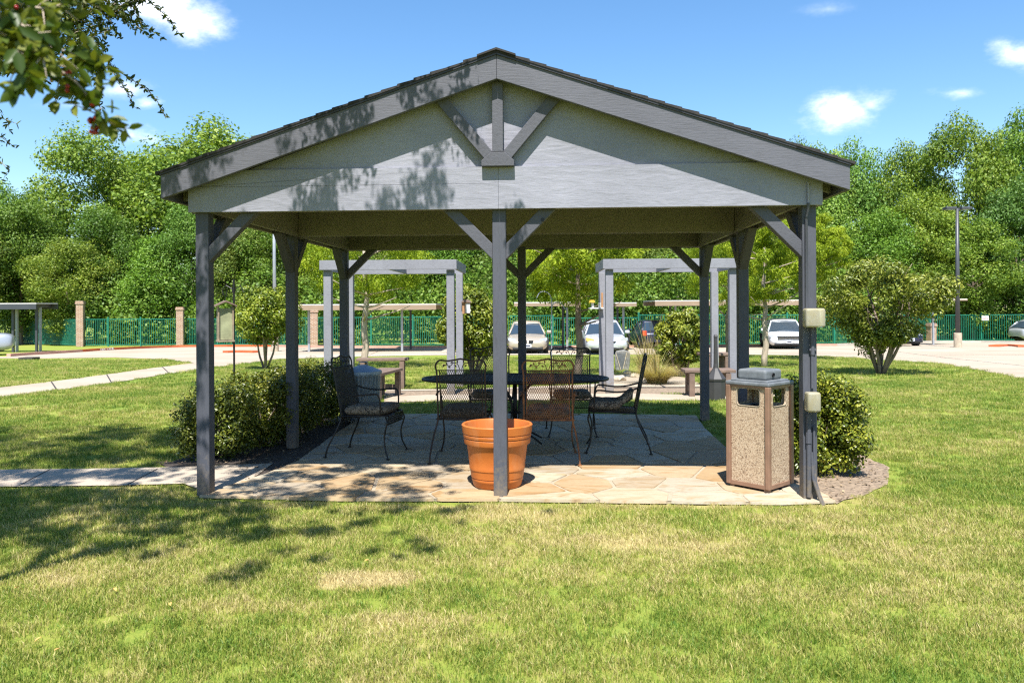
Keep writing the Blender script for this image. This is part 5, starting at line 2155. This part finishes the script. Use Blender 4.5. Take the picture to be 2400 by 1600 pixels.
rs = random.Random(77)
pfA = []
tries = 0
while len(pfA) < 1150 and tries < 160000:
    tries += 1
    X = rs.uniform(-8.5, .5); Y = rs.uniform(4.3, 10.3)
    d = shade_density(X, Y)
    if rs.random() > d: continue
    hmin = (EYE + .45 * Y) / (1 + .45 * ky)
    h = hmin + .12 + rs.uniform(0, 1.5) * (1 if X > -3 else 1.6)
    x = X - kx * h; y = Y - ky * h
    s = rs.uniform(.06, .17)
    if X < -3.4 and Y > 5.3: s *= 1.6
    if in_view(x, y, h - s * 1.2, .02): continue
    pfA.append((x, y, h, s, s, s * .8))


def holly(name, trunk, puffs, n, label, seed):
    e = empty(name, (trunk[0], trunk[1], 0), 0, label, 'tree', 'holly trees shading the lawn')
    T = Vector((trunk[0], trunk[1], 0))
    pl = [(a - T.x, b - T.y, c, d, e_, f) for a, b, c, d, e_, f in puffs]
    me = make_crown('crown', pl, n, .052, .52, up=.2, jitter=1.0, inner=.2, fold=.05)
    c = link('crown', me, M['holly'], e)
    rs = random.Random(seed)
    mb = MB()
    tops = []
    for k in range(4):
        an = k * PI / 2 + .5
        pts = limb(mb, (math.cos(an) * .06, math.sin(an) * .06, -.05), (math.cos(an) * .5, math.sin(an) * .5, 2.9), .075, .04, .06, 9, 8, rs)
        tops += pts[4:]
    for q in rs.sample(pl, min(22, len(pl))):
        tp = Vector(q[:3])
        src = min(tops, key=lambda p_: (p_ - tp).length + rs.uniform(0, .3))
        # keep twigs out of the view cone: pass through a point above
        mid = src.lerp(tp, .5) + Vector((0, 0, .25))
        ok = all(not in_view(*(p_ + T), .02) for p_ in (mid, tp))
        if not ok: continue
        mb.tube([src, src.lerp(mid, .5) + Vector((0, 0, .1)), mid, tp], [.022, .017, .012, .005], 5)
    mb.build('branches', M['bark_pale'], e, smooth=True)
    return e


split = [p for p in pfA if p[0] > -4.6 + (p[1] - 3.5) * -.3]
rest = [p for p in pfA if not p[0] > -4.6 + (p[1] - 3.5) * -.3]
#print('PUFFS', len(split), len(rest), [round(p[1],1) for p in FENCE])
hA = holly('holly_tree', (-3.5, 2.7), split, 72000, 'red berried holly tree whose branches hang in at the top left corner', 5)
hB = holly('holly_tree', (-6.6, 5.2), rest, 46000, 'second holly tree beyond the left edge that shades the lawn', 6)


def sprig(mbw, paths, out_c, out_n, out_t, step, side, rs, L):
    """leaves along a twig path: alternate, angled forward"""
    pts = [Vector(p) for p in smooth_poly([tuple(p) for p in paths], 8)]
    acc = 0
    for a, b in zip(pts, pts[1:]):
        d = (b - a)
        ln = d.length
        if ln < 1e-6: continue
        d = d.normalized()
        acc += ln
        while acc > step:
            acc -= step
            q = a + d * rs.uniform(0, ln)
            for _ in range(2):
                rv = Vector((rs.gauss(0, 1), rs.gauss(0, 1), rs.gauss(0, 1))).normalized()
                t_ = (d * .7 + rv).normalized()
                n_ = Vector((rs.gauss(0, .8), rs.gauss(-.3, .8), rs.gauss(.6, .6)))
                out_c.append(q + t_ * L * side); out_n.append(n_); out_t.append(t_)
    return pts


# visible sprays hanging into the top-left corner; each has a real distance
rs = random.Random(9)
twigs = MB()
cs, ns, ts = [], [], []


def spray(pxs, Y0_, Y1_, r0, nside, sl, L, step):
    pts = [P(u, v, Y0_ + (Y1_ - Y0_) * i / (len(pxs) - 1)) for i, (u, v) in enumerate(pxs)]
    sm = [Vector(p) for p in smooth_poly([tuple(p) for p in pts], 6)]
    twigs.tube([p - Vector((-3.5, 2.7, 0)) for p in sm], [r0 + (r0 * .2 - r0) * i / (len(sm) - 1) for i in range(len(sm))], 6)
    sprig(twigs, pts, cs, ns, ts, step, .5, rs, L)
    for k in range(nside):
        q = sm[rs.randint(2, len(sm) - 1)]
        dirv = Vector((rs.uniform(-.6, 1), rs.uniform(-.5, .5), rs.uniform(-.9, .7))).normalized() * sl * rs.uniform(.5, 1.2)
        e_ = q + dirv + Vector((0, 0, -.03))
        m_ = q.lerp(e_, .5) + Vector((0, 0, .02))
        twigs.tube([p - Vector((-3.5, 2.7, 0)) for p in (q, m_, e_)], [r0 * .35, r0 * .25, r0 * .12], 5)
        sprig(twigs, [q, m_, e_], cs, ns, ts, step, .5, rs, L)


LL = .036
spray([(-250, 20), (-60, 90), (40, 140), (130, 165), (200, 160), (270, 165), (350, 215)], 4.3, 4.6, .010, 24, .22, LL, .016)
spray([(-250, -60), (0, 20), (90, 50), (180, 30), (260, 20), (340, -5)], 4.4, 4.7, .010, 34, .26, LL, .014)
spray([(-200, 0), (0, 60), (100, 90), (190, 110)], 4.0, 4.2, .009, 30, .24, LL, .014)
spray([(-250, 120), (-60, 150), (30, 150), (110, 190)], 4.6, 4.8, .008, 12, .18, LL, .016)
spray([(-200, 180), (-60, 240), (0, 275), (40, 290)], 5.0, 5.1, .007, 3, .08, LL, .022)
spray([(-200, 260), (-60, 290), (0, 320), (38, 348)], 5.0, 5.1, .006, 2, .06, LL, .024)
spray([(-200, 300), (-80, 330), (-10, 370), (20, 400)], 5.2, 5.2, .006, 5, .12, LL, .022)
spray([(-250, 60), (-100, 90), (30, 70), (120, 60), (200, 80)], 4.3, 4.5, .008, 40, .24, LL, .013)
spray([(-250, -20), (-100, 10), (60, 0), (200, 10), (280, 40)], 4.6, 4.9, .008, 40, .26, LL, .013)
spray([(-250, -100), (0, -40), (150, -20), (300, -60)], 4.2, 4.4, .010, 30, .3, LL, .014)
n_far = len(cs)
T = Vector((-3.5, 2.7, 0))
c = np.array([tuple(p - T) for p in cs]); nn = np.array([tuple(p) for p in ns]); tt = np.array([tuple(p) for p in ts])
Ls = LL * rng.uniform(.7, 1.25, len(c))
me = leaf_mesh('hanging_leaves', c, nn, Ls, Ls * .38, rng.random(len(c)), tan=tt, shape='leaf', fold=.1)
o = link('hanging_foliage', me, M['holly'], hA)
o['kind'] = 'stuff'
# the branch close to the lens
cs, ns, ts = [], [], []
LN = .034


def near_spray(pxs, Y, r0, nside, sl):
    pts = [P(u, v, Y) for (u, v) in pxs]
    sm = [Vector(p) for p in smooth_poly([tuple(p) for p in pts], 6)]
    twigs.tube([p - T for p in sm], [r0 + (r0 * .3 - r0) * i / (len(sm) - 1) for i in range(len(sm))], 6)
    sprig(twigs, pts, cs, ns, ts, .014, .5, rs, LN)
    for k in range(nside):
        q = sm[rs.randint(1, len(sm) - 1)]
        e_ = q + Vector((rs.uniform(-.5, .8), rs.uniform(-.4, .4), rs.uniform(-.8, .6))).normalized() * sl * rs.uniform(.5, 1.1)
        twigs.tube([p - T for p in (q, e_)], [r0 * .4, r0 * .2], 5)
        sprig(twigs, [q, e_], cs, ns, ts, .014, .5, rs, LN)
    return sm


s1 = near_spray([(-220, 20), (-60, 80), (40, 120), (130, 160), (185, 200), (215, 245), (238, 285)], 1.42, .004, 14, .055)
s2 = near_spray([(-200, -20), (0, 40), (70, 70), (120, 110)], 1.35, .004, 20, .07)
s3 = near_spray([(-200, 60), (-20, 100), (60, 130), (120, 150)], 1.45, .004, 18, .06)
near_spray([(-200, 40), (-60, 60), (30, 90), (100, 130)], 1.3, .004, 24, .08)
near_spray([(-150, -60), (0, -10), (100, 20), (200, -10)], 1.5, .004, 18, .07)
near_spray([(120, 110), (180, 130), (225, 150), (240, 200)], 1.45, .002, 6, .04)
c = np.array([tuple(p - T) for p in cs]); nn = np.array([tuple(p) for p in ns]); tt = np.array([tuple(p) for p in ts])
Ls = LN * rng.uniform(.7, 1.3, len(c))
me = leaf_mesh('near_leaves', c, nn, Ls, Ls * .45, np.clip(rng.random(len(c)) + .25, 0, 1), tan=tt, shape='leaf', fold=.1)
o = link('near_foliage', me, M['holly'], hA)
o.color = (1.0, 1.05, .8, 1)
o['kind'] = 'stuff'
bb = MB()
for k in range(26):
    q = rs.choice(s1[len(s1) // 3:] + s2 + s3) + Vector((rs.gauss(0, .016), rs.gauss(0, .016), rs.gauss(-.008, .014)))
    bb.lathe([(.0001, -.0042), (.003, -.003), (.0042, 0), (.003, .003), (.0001, .0042)], 8, tuple(q - T))
for k in range(16):
    q = P(225 + rs.gauss(0, 7), 288 + rs.gauss(0, 14), 1.42)
    bb.lathe([(.0001, -.0042), (.003, -.003), (.0042, 0), (.003, .003), (.0001, .0042)], 8, tuple(q - T))
o = bb.build('berries', M['berry'], hA, smooth=True)
o['kind'] = 'stuff'
tw = twigs.build('twigs', M['bark_pale'], hA, smooth=True)
tw['kind'] = 'stuff'

# ---------------------------------------------------------------- lawn grass (instanced tufts, one object)
tufts = []
for k in range(5):
    r_ = np.random.default_rng(100 + k)
    V, Fc, rn = [], [], []
    nb = 60
    for i in range(nb):
        an = r_.uniform(0, 2 * PI); r0 = .075 * math.sqrt(r_.random())
        bx, by = math.cos(an) * r0, math.sin(an) * r0
        h = r_.uniform(.014, .040)
        da = r_.uniform(0, 2 * PI); ln = r_.uniform(.1, .9) * h
        sa = r_.uniform(0, 2 * PI); w = r_.uniform(.0012, .0024)
        sx_, sy_ = math.cos(sa) * w, math.sin(sa) * w
        mx_, my_ = bx + math.cos(da) * ln * .3, by + math.sin(da) * ln * .3
        tx, ty_ = bx + math.cos(da) * ln, by + math.sin(da) * ln
        b0 = len(V)
        V += [(bx - sx_, by - sy_, -.004), (bx + sx_, by + sy_, -.004), (mx_ - sx_ * .8, my_ - sy_ * .8, h * .6), (mx_ + sx_ * .8, my_ + sy_ * .8, h * .6), (tx, ty_, h)]
        Fc += [(b0, b0 + 1, b0 + 3, b0 + 2), (b0 + 2, b0 + 3, b0 + 4)]
        q = r_.random()
        rn += [q, q]
    me = bpy.data.meshes.new('tuft')
    me.from_pydata(V, [], Fc)
    me.materials.append(M['blade'])
    at = me.attributes.new('rnd', 'FLOAT', 'FACE'); at.data.foreach_set('value', np.array(rn, np.float32))
    tufts.append(bpy.data.objects.new('tuft_source', me))


def scatter(y0, y1, dens, sc0, sc1, seed):
    r_ = np.random.default_rng(seed)
    hw = 1.15 * y1 + 2.5
    n = int(dens * 2 * hw * (y1 - y0))
    x = r_.uniform(-hw, hw, n); y = r_.uniform(y0, y1, n)
    inside = np.abs(x) < .72 * y + .6
    keep = (np.abs(x) < 1.15 * y + 2.5) & (inside | (r_.random(n) < .6))
    for poly in (PATIO_W, WALK, DRIVE, BED_R, BED_L, STRIP1, STRIP2, COURT, GRAVEL):
        keep &= ~inpoly(x, y, poly)
    x, y = x[keep], y[keep]
    s_ = r_.uniform(sc0, sc1, len(x))
    for poly in (PATIO_W, WALK, BED_R):
        p_ = np.array(poly); q_ = np.roll(p_, -1, 0)
        dmin = np.full(len(x), 9.)
        for a, b in zip(p_, q_):
            ab = b - a
            t = np.clip(((x - a[0]) * ab[0] + (y - a[1]) * ab[1]) / (ab @ ab + 1e-9), 0, 1)
            dmin = np.minimum(dmin, np.hypot(x - a[0] - t * ab[0], y - a[1] - t * ab[1]))
        s_ *= np.clip(.55 + dmin * 2.2, .55, 1)
    return x, y, s_


sx, sy_, ss = [], [], []
for a in ((-1.5, 2.9, 120, .9, 1.4, 9), (2.9, 5.0, 330, .75, 1.15, 1), (5.0, 7.5, 230, .8, 1.3, 2), (7.5, 11, 130, .9, 1.4, 3), (11, 17, 60, 1.1, 1.7, 4), (17, 30, 18, 1.4, 2.2, 5)):
    x, y, s_ = scatter(*a)
    sx.append(x); sy_.append(y); ss.append(s_)
sx, sy_, ss = np.concatenate(sx), np.concatenate(sy_), np.concatenate(ss)
me = bpy.data.meshes.new('lawn_grass')
me.vertices.add(len(sx))
zz = np.interp(sy_, [k[0] for k in KN], [k[1] for k in KN])
me.vertices.foreach_set('co', np.stack([sx, sy_, zz], 1).astype(np.float32).ravel())
at = me.attributes.new('tsc', 'FLOAT', 'POINT'); at.data.foreach_set('value', ss.astype(np.float32))
me.update()
lawn = link('lawn_grass', me)
tag(lawn, 'short patchy green and straw coloured lawn grass', 'grass', kind='stuff')
gn = bpy.data.node_groups.new('grass_scatter', 'GeometryNodeTree')
gn.interface.new_socket('Geometry', in_out='INPUT', socket_type='NodeSocketGeometry')
gn.interface.new_socket('Geometry', in_out='OUTPUT', socket_type='NodeSocketGeometry')
gi = gn.nodes.new('NodeGroupInput'); go = gn.nodes.new('NodeGroupOutput')
g2i = gn.nodes.new('GeometryNodeGeometryToInstance')
for t_ in tufts:
    oi = gn.nodes.new('GeometryNodeObjectInfo')
    oi.inputs['Object'].default_value = t_
    oi.inputs['As Instance'].default_value = True
    gn.links.new(oi.outputs['Geometry'], g2i.inputs[0])
iop = gn.nodes.new('GeometryNodeInstanceOnPoints')
iop.inputs['Pick Instance'].default_value = True
gn.links.new(gi.outputs[0], iop.inputs['Points'])
gn.links.new(g2i.outputs[0], iop.inputs['Instance'])
rv = gn.nodes.new('FunctionNodeRandomValue'); rv.data_type = 'FLOAT_VECTOR'
rv.inputs[0].default_value = (-.12, -.12, 0); rv.inputs[1].default_value = (.12, .12, 6.283)
e2r = gn.nodes.new('FunctionNodeEulerToRotation')
gn.links.new(rv.outputs[0], e2r.inputs[0])
gn.links.new(e2r.outputs[0], iop.inputs['Rotation'])
na = gn.nodes.new('GeometryNodeInputNamedAttribute'); na.data_type = 'FLOAT'; na.inputs['Name'].default_value = 'tsc'
gn.links.new(na.outputs[0], iop.inputs['Scale'])
gn.links.new(iop.outputs[0], go.inputs[0])
mod = lawn.modifiers.new('scatter', 'NODES')
mod.node_group = gn

# fallen leaves on the lawn
r_ = random.Random(31)
for k in range(8):
    u, v = [(90, 1520), (135, 1545), (400, 1435), (545, 1178), (40, 1395), (270, 1400), (860, 1330), (1960, 1240)][k]
    x, y = G(u, v)
    q = np.array([[0., 0., 0.]])
    me = leaf_mesh('fallen_leaf', q, np.array([[r_.uniform(-.4, .4), r_.uniform(-.4, .4), 1.]]), np.array([.034]), np.array([.018]), np.array([.3]), shape='leaf', fold=.15)
    o = link('fallen_leaf', me, simple('dry_leaf', (.6, .36, .10), .7) if k == 0 else bpy.data.materials['dry_leaf'])
    o.location = (x, y, .045)
    tag(o, ['dry leaf second from the lower left corner of the lawn', 'dry leaf nearest the lower left corner of the lawn', 'pale dry leaf alone in the sunny lawn below the left front post',
            'dry leaf in the shaded grass just below the walkway', 'dry leaf at the left edge of the lawn below the tree shadow', 'dry leaf in the lawn edge of the tree shadow at lower left',
            'dry leaf on the bare straw patch below the terracotta pot', 'dry leaf in the sunny lawn below the litter bin'][k], 'leaf', 'fallen leaves on the lawn')
